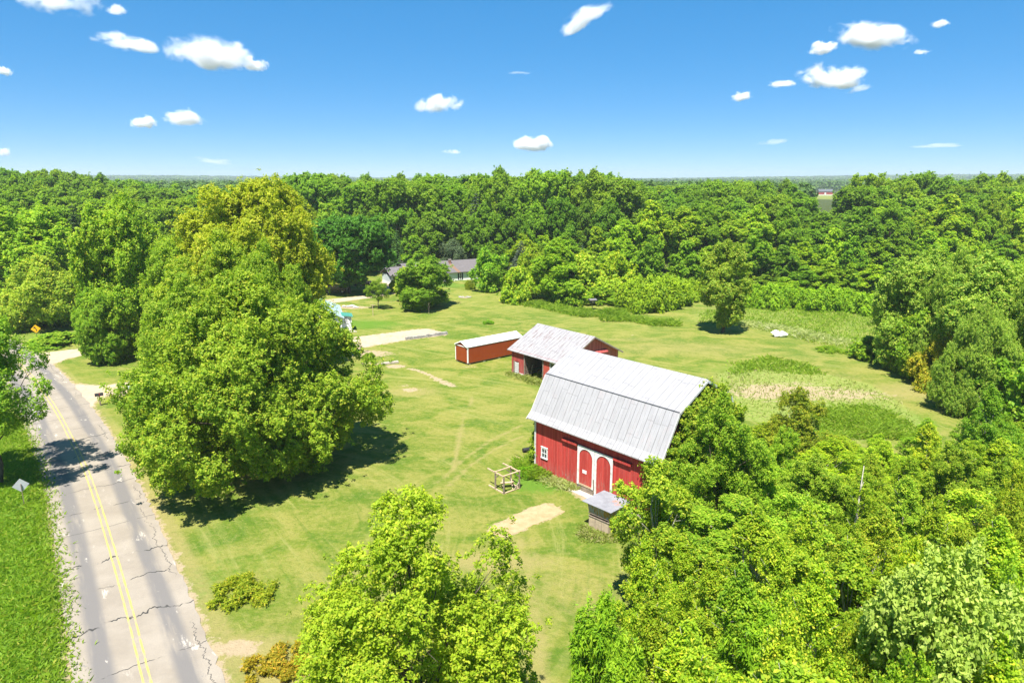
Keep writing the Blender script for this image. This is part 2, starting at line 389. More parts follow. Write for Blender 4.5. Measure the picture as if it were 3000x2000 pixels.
lineblob('dry', [(1190, 1240), (1215, 1350), (1235, 1450), (1245, 1568)], .7, .6)
for pts_, w_0, a_0 in (([(1090, 905), (1070, 950), (1055, 1010), (1040, 1085)], .22, .7), ([(1200, 975), (1130, 1010), (1070, 1050), (1010, 1105)], .25, .75), ([(1200, 1000), (1140, 1030), (1085, 1065), (1030, 1115)], .25, .75), ([(1120, 1110), (1060, 1085), (1010, 1050)], .22, .5), ([(1240, 1180), (1190, 1235), (1180, 1320)], .3, .5), ([(1420, 790), (1550, 800), (1750, 830), (1950, 880)], .35, .45), ([(1400, 770), (1560, 785), (1770, 812), (1980, 862)], .35, .45)):
    lineblob('dry', pts_, w_0, a_0)
# bare soil showing through
blob('soil', 1800, 900, 9, 4.5, .85); blob('soil', 1930, 905, 8, 3.5, .7)
for b in ((545, 1488, 1.5, .9, 1), (585, 1520, .9, .5, .7), (1390, 1225, 2.3, 1.2, .9), (945, 895, 1.4, 1.0, .85), (925, 885, 1.2, .8, .6), (1005, 900, .8, .5, .5), (800, 900, 1.5, .6, .6), (840, 880, 1.4, .6, .6), (870, 915, 1.0, .5, .5), (909, 841, 1.6, 1.1, 1), (830, 812, 5.2, 2.6, .95), (855, 835, 2.6, 1.0, .7), (1195, 1050, .8, .6, .7), (1280, 845, 2, 1, .4), (1790, 905, 6, 2.2, .75), (1830, 880, 4, 1.6, .55), (1740, 900, 4, 2, .5), (1068, 684, 1.6, .9, .8), (812, 706, 4.5, 2.0, .85), (780, 715, 2.2, 1.2, .6), (1176, 860, 2.2, .9, .6), (1075, 842, 1.6, .5, .7), (1450, 770, 1.2, .6, .5), (605, 1085, 1.5, 1.0, .5), (975, 705, 2.5, 2, .5), (1640, 1245, 1.6, .6, .9)):
    blob('soil', *b[:4], b[4])
lineblob('soil', [(941, 846), (958, 850), (974, 856), (990, 863), (1004, 871), (1022, 879), (1041, 885)], .42, 1.0)
lineblob('soil', [(1004, 871), (1041, 886)], .8, .8)
lineblob('soil', [(1270, 1103), (1310, 1125), (1345, 1146)], .55, .85)
region('rough', [(1640, 860), (1720, 838), (1860, 850), (2000, 880), (2080, 930), (2150, 1000), (1900, 1020), (1700, 960)], .9, 2)
region('rough', [(1700, 690), (2040, 720), (2010, 800), (1880, 790), (1700, 745), (1560, 740), (1580, 715)], .55, 6)
rd, rs_ = line_dist(GP, RC)
A['soil'] = np.maximum(A['soil'], .75 * np.exp(-(np.clip(rd - ROADW / 2, 0, 9) / .55) ** 2))
A['dry'] = np.maximum(A['dry'], .55 * np.exp(-(np.clip(rd - ROADW / 2, 0, 9) / 1.6) ** 2))
# mowing lanes: parallel to the road near it, arcs round the barns elsewhere
arc = np.hypot(GP[:, 0] - 22, GP[:, 1] - 92); wr = np.clip((28 - (rd)) / 10, 0, 1)
arc = np.hypot(GP[:, 0] + 22, GP[:, 1] - 42); arc2 = (GP[:, 0] * .55 + GP[:, 1] * .83); A['mow'] = np.where(rd < 14, rd, np.where(GP[:, 1] > 82, arc2, arc)) / 1.3
SHEETS = []
def sheet_reg(pts, soft=.7, amt=.7):
    p = Gs(pts); d = poly_dist(GP, p); A['soil'] = np.maximum(A['soil'], amt * np.exp(-(np.clip(d, 0, 9) / soft) ** 2)); return p
sand_poly = sheet_reg([(1257, 1156), (1269, 1159), (1297, 1174), (1262, 1190), (1226, 1205), (1190, 1222), (1152, 1234), (1123, 1221), (1123, 1212), (1135, 1205), (1165, 1192), (1190, 1180), (1210, 1171), (1235, 1161)], .25, .8)
drive1 = sheet_reg([(86, 811), (120, 808), (180, 801), (257, 791), (330, 783), (450, 757), (600, 722), (700, 696), (768, 686), (830, 680), (862, 674), (868, 660), (872, 648), (885, 644), (912, 646), (918, 660), (922, 672), (880, 679), (850, 684), (775, 694), (700, 705), (600, 733), (450, 772), (330, 798), (252, 802), (198, 813), (144, 827), (117, 840), (92, 825)], .6, .7)
drive2 = sheet_reg([(162, 880), (190, 884), (241, 886), (330, 873), (450, 845), (600, 815), (720, 790), (820, 774), (859, 769), (901, 764), (951, 757), (981, 755), (1012, 762), (1024, 765), (1022, 769), (935, 780), (920, 782), (843, 796), (796, 806), (745, 822), (600, 850), (450, 885), (330, 905), (250, 906), (228, 915), (207, 936), (180, 905)], .7, .75)
ground_v = np.column_stack([GP, hills(GP[:, 0], GP[:, 1])])
nx, ny = len(XF), len(YF)
ii = (np.arange(ny - 1)[:, None] * nx + np.arange(nx - 1)[None, :]).ravel()
gq = np.stack([ii, ii + 1, ii + nx + 1, ii + nx], 1).astype(np.int32)
me = bpy.data.meshes.new('ground'); me.vertices.add(len(ground_v)); me.vertices.foreach_set('co', ground_v.reshape(-1).astype(np.float32))
me.loops.add(gq.size); me.loops.foreach_set('vertex_index', gq.ravel()); me.polygons.add(len(gq)); me.polygons.foreach_set('loop_start', np.arange(0, gq.size, 4, dtype=np.int32))
for k, v in A.items():
    a = me.attributes.new(k, 'FLOAT', 'POINT'); a.data.foreach_set('value', v.astype(np.float32))
me.update(calc_edges=True); me.shade_smooth()
def grass_color(n, p):
    big = n.noise(n.scale(p, (.035, .05, .05)), 1, 4, .6, .6); mid = n.noise(n.scale(p, (.22, .30, .3)), 1, 5, .65, .8); fine = n.noise(p, 2.6, 5, .7); tiny = n.noise(p, 11, 4, .85)
    c = n.mix(n.ramp(big, .32, .68), (.105, .160, .016), (.155, .195, .024))
    c = n.mix(n.ramp(mid, .42, .62, 0, .85), c, (.245, .235, .055))
    c = n.mix(n.ramp(mid, .48, .33, 0, .75), c, (.068, .138, .012))
    c = n.mix(n.ramp(fine, .46, .74, 0, .6), c, (.27, .25, .075)); c = n.mix(n.ramp(fine, .52, .3, 0, .5), c, (.070, .125, .012))
    c = n.mix(n.ramp(tiny, .6, .8, 0, .5), c, (.30, .29, .10)); return n.mix(n.ramp(tiny, .42, .25, 0, .45), c, (.05, .095, .01))
n = NT('grass'); p = n.geo(); c = grass_color(n, p)
fine = n.noise(p, 2.2, 5, .7); warp = n.noise(p, .5, 3, .6)
mow = n.attr('mow'); st = n.math('SINE', n.math('MULTIPLY', n.math('ADD', mow, n.math('MULTIPLY', warp, .5)), 6.283))
pn = n.noise(n.scale(p, (.05, .05, .05)), 1, 3)
c = n.mix(n.math('MULTIPLY', n.ramp(st, -.2, .9), n.ramp(pn, .42, .68, .0, .34)), c, (.26, .265, .075))
c = n.mix(n.math('MULTIPLY', n.ramp(st, -.3, -1), n.ramp(pn, .42, .68, .0, .22)), c, (.085, .15, .016))
lanes = n.noise(n.comb(n.math('MULTIPLY', mow, 1.0), n.math('MULTIPLY', n.sep(p)[1], .05), n.math('MULTIPLY', n.sep(p)[0], .05)), 1.3, 5, .75, .25)
c = n.mix(n.ramp(lanes, .52, .72, 0, .62), c, (.285, .275, .085)); c = n.mix(n.ramp(lanes, .46, .28, 0, .6), c, (.075, .14, .012))
spk = n.noise(n.scale(p, (1, 1, 1)), 4.5, 6, .85); c = n.mix(n.ramp(spk, .58, .72, 0, .6), c, (.36, .34, .14)); c = n.mix(n.ramp(spk, .42, .30, 0, .5), c, (.06, .11, .01))
def edge(att, a, b, amt=1.0, nz=None, k=.9):
    v = n.math('ADD', n.attr(att), n.math('MULTIPLY', n.math('SUBTRACT', nz or fine, .5), k)); return n.math('MULTIPLY', n.ramp(v, a, b), n.math('MULTIPLY', n.ramp(n.attr(att), .02, .12), amt))
c = n.mix(edge('dry', .25, .8, .85), c, n.mix(fine, (.33, .27, .10), (.24, .22, .075)))
c = n.mix(edge('lush', .25, .8, .85), c, n.mix(fine, (.05, .135, .010), (.115, .235, .020)))
c = n.mix(edge('rough', .3, .8, .75), c, n.mix(n.ramp(fine, .35, .7), (.15, .235, .03), (.30, .31, .10)))
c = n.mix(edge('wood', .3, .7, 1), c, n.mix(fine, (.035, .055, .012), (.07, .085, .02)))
c = n.mix(edge('soil', .48, .70, .95, n.noise(p, 1.3, 8, .8), 2.2), c, n.mix(n.noise(p, 3, 5), (.30, .225, .13), (.44, .35, .23)))
n.bump(n.math('ADD', fine, n.noise(p, 7, 4, .8)), .9, .12)
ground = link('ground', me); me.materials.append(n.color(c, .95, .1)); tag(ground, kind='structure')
tag(ground, 'mown green and yellowish lawn with worn patches and mowing lanes', 'ground')

def ragged(poly, step=.35, jit=.12, seed=1):
    rng = np.random.default_rng(seed); out = []; m = len(poly)
    for i in range(m):
        a, b = poly[i], poly[(i + 1) % m]; e = b - a; L = np.hypot(*e); k = max(1, int(L / step)); nn_ = np.array([-e[1], e[0]]) / (L + 1e-9)
        for j in range(k): out.append(a + e * j / k + nn_ * rng.normal() * jit * min(1, L / 2))
    return np.array(out)
def sheet(name, poly, z, mat, jit=.12, label=None, cat=None):
    import bmesh
    q = ragged(poly, .35, jit); me = bpy.data.meshes.new(name); bm = bmesh.new()
    vs = [bm.verts.new((x, y, z)) for x, y in q]
    f = bm.faces.new(vs); bmesh.ops.triangulate(bm, faces=[f]); bm.normal_update()
    if sum(t.normal.z for t in bm.faces) < 0: bmesh.ops.reverse_faces(bm, faces=bm.faces[:])
    bm.to_mesh(me); bm.free(); me.materials.append(mat); o = link(name, me); return tag(o, label, cat, kind='structure')
n = NT('gravel'); p = n.geo(); f = n.noise(p, 1.1, 6, .7); g2 = n.noise(p, 7, 3, .8)
c = n.mix(n.ramp(f, .3, .7), (.36, .275, .185), (.46, .365, .26)); c = n.mix(n.ramp(g2, .55, .75, 0, .5), c, (.30, .26, .20))
c = n.mix(n.ramp(n.noise(p, .55, 5, .75), .60, .66, 0, .8), c, grass_color(n, p)); n.bump(g2, .5, .04)
GRAVEL = n.color(c, .95, .1)
n = NT('sand'); p = n.geo(); f = n.noise(p, 1.5, 6, .7); g2 = n.noise(p, 9, 4, .75)
c = n.mix(n.ramp(f, .3, .7), (.33, .225, .115), (.42, .30, .17)); c = n.mix(n.ramp(g2, .62, .72, 0, .6), c, (.20, .14, .07)); c = n.mix(n.ramp(n.noise(p, .9, 6, .8), .62, .66, 0, .7), c, grass_color(n, p)); n.bump(g2, .5, .04)
SAND = n.color(c, .95, .1)
sheet('gravel_driveway', drive1, .012, GRAVEL, .15, 'long pale gravel drive leading from road to the grey ranch house', 'driveway')
sheet('gravel_driveway', drive2, .008, GRAVEL, .2, 'wide pale gravel drive running under the big maples to the stone edging', 'driveway')
sheet('sand_patch', sand_poly, .010, SAND, .10, 'bare sandy strip in lawn before the barn doors', 'sand patch')

# road
n = NT('asphalt'); p = n.geo(); s_ = n.attr('rs'); w_ = n.attr('rw')
f1 = n.noise(p, .35, 5, .65); f2 = n.noise(p, 3.0, 5, .7); f3 = n.noise(p, 22, 2, .8)
sv = n.comb(n.math('MULTIPLY', s_, .12), w_, 0.0); lane = n.noise(sv, 1.1, 4, .6)
c = n.mix(n.ramp(f1, .3, .7), (.245, .208, .160), (.31, .268, .212)); c = n.mix(n.ramp(f3, .35, .7, 0, .35), c, (.17, .16, .15))
tr = n.math('ABSOLUTE', n.math('SUBTRACT', n.math('ABSOLUTE', w_), 1.75)); trk = n.math('MULTIPLY', n.ramp(tr, .75, .25), n.ramp(lane, .26, .52))
c = n.mix(n.math('MULTIPLY', trk, .95), c, (.150, .140, .132))
c = n.mix(n.math('MULTIPLY', n.ramp(n.noise(n.comb(n.math('MULTIPLY', s_, .35), w_, 3.0), 1.2, 6, .7), .60, .68), n.ramp(n.math('ABSOLUTE', w_), .4, 1.0)), c, (.42, .38, .32))
c = n.mix(n.math('MULTIPLY', n.ramp(n.noise(p, .8, 6, .8), .62, .70), .7), c, (.15, .145, .14))
wz = n.noise(n.comb(n.math('MULTIPLY', w_, .55), n.math('MULTIPLY', s_, .13), 0.0), 1, 4, .65)
wob = n.math('ADD', s_, n.math('MULTIPLY', n.math('SUBTRACT', wz, .5), 1.3)); cell = n.math('FRACT', n.math('DIVIDE', n.math('ADD', wob, n.math('MULTIPLY', n.noise(n.comb(n.math('MULTIPLY', s_, .06), 0.0, 0.0), 3, 2), 5)), 4.1))
cr = n.math('ABSOLUTE', n.math('SUBTRACT', cell, .5)); brk = n.ramp(n.noise(n.comb(w_, n.math('MULTIPLY', s_, .3), 7.0), .9, 4), .42, .52)
c = n.mix(n.math('MULTIPLY', n.ramp(cr, .011, .005), brk), c, (.045, .043, .04))
lc = n.math('SUBTRACT', w_, n.math('ADD', 1.55, n.math('MULTIPLY', n.noise(n.comb(n.math('MULTIPLY', s_, .9), 0.0, 5.0), .55, 5, .7), 2.2)))
c = n.mix(n.math('MULTIPLY', n.ramp(n.math('ABSOLUTE', lc), .035, .012), n.ramp(n.noise(n.comb(s_, 0.0, 2.0), .10, 2), .47, .53)), c, (.06, .056, .05))
c = n.mix(n.ramp(n.math('ADD', n.math('ABSOLUTE', w_), n.math('MULTIPLY', n.math('SUBTRACT', f2, .5), 1.3)), 3.15, 3.6), c, (.40, .35, .27))
n.bump(n.math('SUBTRACT', n.math('ADD', f3, f2), n.math('MULTIPLY', n.ramp(cr, .014, .006), 1)), .4, .02)
ASPH = n.color(c, .88, .2); ASPH_COLOR = None
def along(cent, n_off, z, wsub):
    d = np.gradient(cent, axis=0); d /= np.linalg.norm(d, axis=1)[:, None]; nn_ = np.stack([d[:, 1], -d[:, 0]], 1)
    return [np.column_stack([cent + nn_ * o, np.full(len(cent), z)]) for o in n_off]
RCd = smooth(RC[::3], 14); seg = np.hypot(*np.diff(RCd, axis=0).T); sl_ = np.concatenate([[0], np.cumsum(seg)])
ts = np.arange(0, sl_[-1], .5); RCd = np.column_stack([np.interp(ts, sl_, RCd[:, 0]), np.interp(ts, sl_, RCd[:, 1])])
def strip(name, offs, z, mat, parent=None, jit=0, seed=0, lo=0, hi=None):
    rng = np.random.default_rng(seed); cen = RCd[lo:hi]; t_ = ts[lo:hi]
    rows = along(cen, offs, z, 0); m = len(cen); k = len(offs)
    if jit:
        for r_ in (0, -1):
            d = np.gradient(cen, axis=0); d /= np.linalg.norm(d, axis=1)[:, None]; rows[r_][:, :2] += np.stack([d[:, 1], -d[:, 0]], 1) * (rng.normal(size=m) * jit)[:, None]
    v = np.stack(rows, 1).reshape(-1, 3); fs = [(i * k + j, i * k + j + 1, (i + 1) * k + j + 1, (i + 1) * k + j) for i in range(m - 1) for j in range(k - 1)]
    me = bpy.data.meshes.new(name); me.from_pydata([tuple(q) for q in v], [], fs)
    a = me.attributes.new('rs', 'FLOAT', 'POINT'); a.data.foreach_set('value', np.repeat(t_, k).astype(np.float32))
    a = me.attributes.new('rw', 'FLOAT', 'POINT'); a.data.foreach_set('value', np.tile(np.array(offs), m).astype(np.float32))
    me.materials.append(mat); me.update(); return link(name, me, parent)
hw = ROADW / 2
road = strip('road', [-hw, -hw + .3, -2, -1, 0, 1, 2, hw - .3, hw], .035, ASPH, jit=.07); tag(road, 'cracked pale asphalt road with worn wheel tracks curving past the lawn', 'road', kind='structure')
n = NT('yellow_paint'); p = n.geo(); wear = n.noise(p, 1.3, 6, .75)
c = n.mix(n.ramp(wear, .46, .64, 0, .9), (.46, .345, .095), (.29, .25, .18)); YEL = n.color(c, .7)
for a, b in ((-.235, -.135), (.085, .185)):
    strip('painted_line', [a, b], .0395, YEL, road, jit=.008, seed=3)

# ------------------------------------------------------------------ building materials
def red_boards(name, base, fade, board=.2, wear=(.30, .24, .20), amt=.5, foot=1.0):
    n = NT(name); p = n.obj(); x, y, z = n.sep(p); h = n.math('ADD', x, y)
    q = n.math('DIVIDE', h, board); fr = n.math('FRACT', q); idx = n.math('FLOOR', q)
    wn_ = n.node('TexWhiteNoise'); wn_.noise_dimensions = '1D'; n.put(wn_.inputs['W'], idx)
    streak = n.noise(n.scale(p, (7, 7, .5)), 1, 6, .7); big = n.noise(p, .45, 4, .6)
    c = n.mix(wn_.outputs['Value'], tuple(v * .8 for v in base), tuple(v * 1.18 for v in base))
    c = n.mix(n.ramp(streak, .42, .75, 0, .7), c, fade)
    low = n.ramp(z, .1, 1.5, foot, 0, False); f = n.math('MULTIPLY', n.ramp(n.noise(n.scale(p, (9, 9, 1.1)), 1, 6, .75), .48, .62), n.math('ADD', n.math('MULTIPLY', low, 1.0), n.math('MULTIPLY', n.ramp(big, .55, .75), amt), clamp=True))
    c = n.mix(f, c, wear); gap = n.math('ABSOLUTE', n.math('SUBTRACT', fr, .5)); gp = n.ramp(gap, .455, .49)
    c = n.mix(n.math('MULTIPLY', gp, .6), c, tuple(v * .25 for v in base)); n.bump(n.math('SUBTRACT', n.math('MULTIPLY', streak, .4), gp), .6, .015)
    return n.color(c, .8, .15)
RED = red_boards('barn_red_boards', (.44, .048, .040), (.52, .115, .095))
RED2 = red_boards('weathered_red_boards', (.33, .055, .05), (.45, .16, .13), .22, (.36, .29, .25), .9, .7)
def metal_roof(name, panel, a, b, rust, rustamt, seam=(.085, .08, .078), rough=.5, rows=2.4):
    n = NT(name); p = n.obj(); x, y, z = n.sep(p); q = n.math('DIVIDE', x, panel); idx = n.math('FLOOR', q); fr = n.math('ABSOLUTE', n.math('SUBTRACT', n.math('FRACT', q), .5))
    wn_ = n.node('TexWhiteNoise'); wn_.noise_dimensions = '1D'; n.put(wn_.inputs['W'], idx)
    zz = n.math('ADD', n.math('DIVIDE', n.math('ADD', z, n.math('MULTIPLY', n.math('ABSOLUTE', y), .0)), rows), n.math('MULTIPLY', wn_.outputs['Value'], 3.7)); zi = n.math('FLOOR', zz); zf = n.math('ABSOLUTE', n.math('SUBTRACT', n.math('FRACT', zz), .5))
    w2 = n.node('TexWhiteNoise'); w2.noise_dimensions = '2D'; n.put(w2.inputs['Vector'], n.comb(idx, zi, 0.0))
    st = n.noise(n.scale(p, (3.5, .8, .8)), 1, 6, .7); bl = n.noise(p, 1.1, 5, .7)
    c = n.mix(n.ramp(st, .3, .7), a, b); c = n.mix(n.math('MULTIPLY', w2.outputs['Value'], .09), c, tuple(v * 1.25 for v in b))
    c = n.mix(n.math('MULTIPLY', n.ramp(n.noise(n.scale(p, (2.2, .55, .55)), 1.3, 6, .75), .50, .68), n.math('MULTIPLY', n.math('ADD', w2.outputs['Value'], .35), rustamt), clamp=True), c, rust)
    c = n.mix(n.math('MULTIPLY', n.ramp(n.noise(p, 3.2, 6, .8), .66, .72), .6), c, (.09, .08, .075))
    sm = n.math('MULTIPLY', n.ramp(fr, .462, .485), n.ramp(n.noise(p, 1.5, 3), .3, .5, .45, 1)); c = n.mix(n.math('MULTIPLY', sm, .85), c, seam)  # dark lines along the panel seams paint in their thin shadow
    c = n.mix(n.math('MULTIPLY', n.ramp(zf, .482, .493), .22), c, seam); n.bump(n.math('ADD', n.math('MULTIPLY', sm, 1.0), n.math('MULTIPLY', bl, .5)), .5, .02)
    return n.color(c, rough, .35)
ROOF = metal_roof('galvanised_roof', .62, (.27, .265, .27), (.32, .315, .322), (.33, .27, .265), .30)
ROOF2 = metal_roof('stained_metal_roof', .55, (.23, .22, .22), (.34, .33, .335), (.19, .14, .13), 1.0)
WHITE = plain('white_paint', (.70, .70, .68), .08, 4, .6, dirt=(.40, .37, .33))
WHITE_CLEAN = plain('clean_white_paint', (.80, .80, .80), .03, 4, .45)
TRIM = plain('weathered_white_trim', (.58, .57, .55), .12, 5, .7, dirt=(.30, .27, .24))
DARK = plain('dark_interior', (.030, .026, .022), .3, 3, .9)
GLASS = plain('dark_glass', (.05, .06, .07), .1, 2, .08, spec=.6)
WOOD_GREY = plain('grey_wood', (.24, .19, .145), .25, 5, .85, dirt=(.12, .09, .07))
WOOD_TAN = plain('tan_wood', (.46, .34, .22), .2, 4, .85, dirt=(.24, .17, .11))
CONC = plain('concrete', (.44, .39, .32), .15, 3, .9, dirt=(.22, .19, .15))
STONE = plain('stone', (.34, .32, .29), .25, 2.5, .9, dirt=(.14, .13, .11))
BLACKM = plain('black_plastic', (.022, .022, .025), .2, 4, .5)
RUBBER = plain('rubber', (.02, .02, .02), .2, 6, .85)
CHROME = plain('steel', (.45, .45, .46), .1, 4, .35, .8)

def opening_wall(mb, x0, x1, z0, z1, y0, y1, holes):
    """wall slab in the x/z plane with rectangular holes (hx0,hx1,hz0,hz1)"""
    xs = sorted({x0, x1, *[h[0] for h in holes], *[h[1] for h in holes]})
    for a, b in zip(xs[:-1], xs[1:]):
        hh = sorted([h for h in holes if h[0] < (a + b) / 2 < h[1]], key=lambda h: h[2]); z = z0
        for h in hh:
            if h[2] > z + 1e-6: mb.box(a, b, y0, y1, z, h[2])
            z = h[3]
        if z < z1 - 1e-6: mb.box(a, b, y0, y1, z, z1)
def window(parent, u0, u1, z0, z1, y, frame_m=None, cols=2, rows=2, fw=.07, out=-1, glass=None, axis='x'):
    f = MB(); t = .06
    def bx(m, a, b, c, d, e, g):
        if axis == 'x': m.box(a, b, *sorted((y + out * c, y + out * d)), e, g)
        else: m.box(*sorted((y + out * c, y + out * d)), a, b, e, g)
    bx(f, u0, u1, -.02, t, z1 - fw, z1); bx(f, u0 - .02, u1 + .02, -.02, t + .03, z0, z0 + fw); bx(f, u0, u0 + fw, -.02, t, z0 + fw, z1 - fw); bx(f, u1 - fw, u1, -.02, t, z0 + fw, z1 - fw)
    for k in range(1, cols): q = u0 + (u1 - u0) * k / cols; bx(f, q - .02, q + .02, 0, t - .015, z0 + fw, z1 - fw)
    for k in range(1, rows):
        q = z0 + (z1 - z0) * k / rows; a = u0 + fw; seg_ = (u1 - u0 - 2 * fw)
        bx(f, a, a + seg_, .002, t - .018, q - .02, q + .02)
    fo = f.build('window', frame_m or WHITE, parent); g = MB(); bx(g, u0 + fw, u1 - fw, -.015, .012, z0 + fw, z1 - fw); g.build('pane', glass or GLASS, fo); return fo
# ------------------------------------------------------------------ gambrel barn
BL, BW = 12.44, 10.04
barn = empty('gambrel_barn', (1.909, 53.887, 0), -.8417, 'big red gambrel barn with silver metal roof and white arched double doors', 'barn')
kn, kz, rz_, ez, ey = 1.704, 8.056, 9.80, 4.66, -.50
def gam(off):   # outline from front eave over the ridge to the back eave, raised by off
    h = [(ey, ez), (.03, 5.16), (kn, kz), (BW / 2, rz_)]; o = []
    for y, z in h: o.append((y, z + off))
    return o + [(BW - y, z + off) for y, z in reversed(h[:-1])]
m = MB()
m.box(0, BL, 0, .12, 0, 5.04); m.box(0, BL, BW - .12, BW, 0, 5.04)
for a, b in ((0, .12), (BL - .12, BL)):
    m.prism([(.12, 0), (BW - .12, 0), (BW - .12, 5.0), (BW - kn, kz - .12), (BW / 2, rz_ - .12), (kn, kz - .12), (.12, 5.0)], a, b)
m.build('wall', RED, barn)
top, bot = gam(.0), gam(-.07)
rf = MB(); og = .46
pts = top + bot[::-1]
nn_ = len(top)
for i in range(nn_ - 1):   # each roof plane a slab of its own thickness, butted at the folds
    a, b, c_, d_ = top[i], top[i + 1], bot[i + 1], bot[i]
    rf.prism([d_, c_, b, a], -og, BL + og)
roof = rf.build('roof', ROOF, barn)
rb = MB()
k = 0
while -og + .1 + k * .62 < BL + og:
    x = -og + .16 + k * .62
    for i in range(nn_ - 1):
        a, b = top[i], top[i + 1]; rb.beam((x, a[0], a[1] + .004), (x, b[0], b[1] + .004), .028, .03)
    k += 1
rb.build('roof_seam', ROOF, roof)
rg = MB(); rg.prism([(BW / 2 - .16, rz_ - .11), (BW / 2, rz_ + .03), (BW / 2 + .16, rz_ - .11), (BW / 2, rz_ + .012)], -og, BL + og); rg.build('ridge_cap', ROOF, roof)
kb = MB()
for yy in (kn, BW - kn): kb.beam((-og - .01, yy, kz + .012), (BL + og + .01, yy, kz + .012), .10, .035)
kb.build('knuckle_flashing', plain('dark_flashing', (.10, .10, .105), .1, 3, .6), roof)
for xx in (-og - .02, BL + og + .02):
    fa = MB()
    for i in range(nn_ - 1):
        a, b = bot[i], bot[i + 1]; fa.beam((xx, a[0], a[1] - .06), (xx, b[0], b[1] - .06), .035, .18)
    fa.build('rake_board', TRIM, barn)
for x in (-.01, BL - .17): MB().box(x, x + .18, -.035, 0, 0, 4.62).build('corner_board', TRIM, barn)
MB().box(BL, BL + .035, -.035, .16, 0, 4.62).build('corner_board', TRIM, barn)
MB().box(.2, BL - .2, -.06, 0, 0, .22).build('foundation', CONC, barn)
# track housings
MB().box(3.33, 4.93, -.20, 0, 3.66, 3.86).build('door_track', RED, barn); MB().box(8.60, 10.25, -.20, 0, 3.66, 3.86).build('door_track', RED, barn)
def arch_door(x0, x1, name, z0):
    d = MB().box(x0 + .02, x1 - .02, -.10, -.002, z0, 3.80).build(name, RED, barn)
    cx = (x0 + x1) / 2; w = (x1 - x0) / 2 - .02; iw = w - .19; zc = 3.62 - iw; n_ = 14
    fr = MB()
    # frame: face polygons extruded, arch spandrels in strips
    fr.box(x0 + .02, x0 + .02 + .19, -.145, -.102, z0, zc); fr.box(x1 - .02 - .19, x1 - .02, -.145, -.102, z0, zc)
    for i in range(n_):
        a0, a1 = math.pi - math.pi * i / n_, math.pi - math.pi * (i + 1) / n_
        xa, za, xb, zb = cx + iw * math.cos(a0), zc + iw * math.sin(a0), cx + iw * math.cos(a1), zc + iw * math.sin(a1)
        q = [(xa, za), (xb, zb), (xb, 3.80), (xa, 3.80)]; fr.prism([(px_, pz_) for px_, pz_ in q], -.145, -.102, 'y')
    fr.box(x0 + .02, cx - iw, -.145, -.102, zc, 3.80); fr.box(cx + iw, x1 - .02, -.145, -.102, zc, 3.80)
    fr.build('arch_frame', WHITE, d); return d
d1 = arch_door(4.98, 6.76, 'door', .52); d2 = arch_door(6.76, 8.58, 'door', .18)
MB().box(5.18, 6.60, -.13, -.101, .52, .66).build('bottom_rail', WOOD_TAN, d1); tag(d1, 'left arched door with bare lower boards and a white notice')
sk = MB(); sk.box(4.98, 6.76, -.08, -.004, .02, .26); sk.box(4.98, 6.76, -.09, -.004, .27, .50); build_split(sk, 'bare_board', WOOD_GREY, barn)
MB().beam((6.80, -.17, .3), (6.76, -.19, 1.45), .07).build('door_post', WOOD_GREY, barn)
sg = MB().box(5.54, 5.96, -.114, -.101, 1.60, 1.87).build('notice', WHITE_CLEAN, d1)
ink = MB()
random.seed(3)
for r_, (xa, xb) in enumerate(((5.57, 5.92), (5.60, 5.90), (5.60, 5.86), (5.66, 5.90))):
    x = xa
    while x < xb:
        w = random.uniform(.02, .05); ink.box(x, min(x + w, xb), -.1165, -.1145, 1.81 - r_ * .055, 1.825 - r_ * .055); x += w + .012
ink.build('lettering', plain('grey_ink', (.18, .17, .17), .05), sg)
window(barn, .83, 1.57, 1.36, 2.32, 0, WHITE, 2, 2, .10)
MB().box(.80, 1.60, -.08, -.01, 2.322, 2.40).build('window_head', WHITE, barn)
MB().box(4.6, 7.3, -.75, -.1, 0, .06).build('door_slab', CONC, barn)
for _b in (1,): pass

# ------------------------------------------------------------------ gable barn (second)
b2 = empty('gable_barn', (-.029, 83.537, 0), -.87, 'low weathered red barn with stained metal gable roof and one open bay', 'barn')
RED3 = red_boards('sunlit_tone_red_boards', (.52, .13, .11), (.60, .24, .20), .22, (.40, .30, .26), .5, .4)  # gable boards coloured lighter to paint in sunlight on the barn end
L2, W2, e2, r2z = 9.107, 9.758, 3.10, 5.60
m = MB(); opening_wall(m, 0, L2, 0, e2 + .12, 0, .10, [(.35, 1.40, .05, 1.70), (2.5, 5.87, 0, 2.98)])
m.build('wall', RED2, b2).name = 'front_wall'
m = MB()
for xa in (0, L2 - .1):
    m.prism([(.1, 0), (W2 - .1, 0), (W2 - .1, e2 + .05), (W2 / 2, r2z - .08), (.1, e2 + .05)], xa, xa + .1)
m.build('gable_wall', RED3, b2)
m = MB(); z = .05
while z < e2: m.box(0, L2, W2 - .06, W2, z, z + .21); z += .27
z = .3
while z < e2: m.box(2.45, 2.49, .12, W2 * .55, z, z + .14); z += .26
m.build('slatted_wall', WOOD_GREY, b2)
sl2 = (r2z - e2) / (W2 / 2); ov = .32
rp = [(-ov, e2 + .10 - sl2 * ov), (W2 / 2, r2z + .10), (W2 + ov, e2 + .10 - sl2 * ov)]
m = MB(); og2 = .53
m.prism([(rp[0][0], rp[0][1] - .06), (W2 / 2, r2z + .04), rp[1], rp[0]], -og2, L2 + og2); m.prism([(W2 / 2, r2z + .04), (rp[2][0], rp[2][1] - .06), rp[2], rp[1]], -og2, L2 + og2)
r_o = m.build('roof', ROOF2, b2)
m = MB(); k = 0
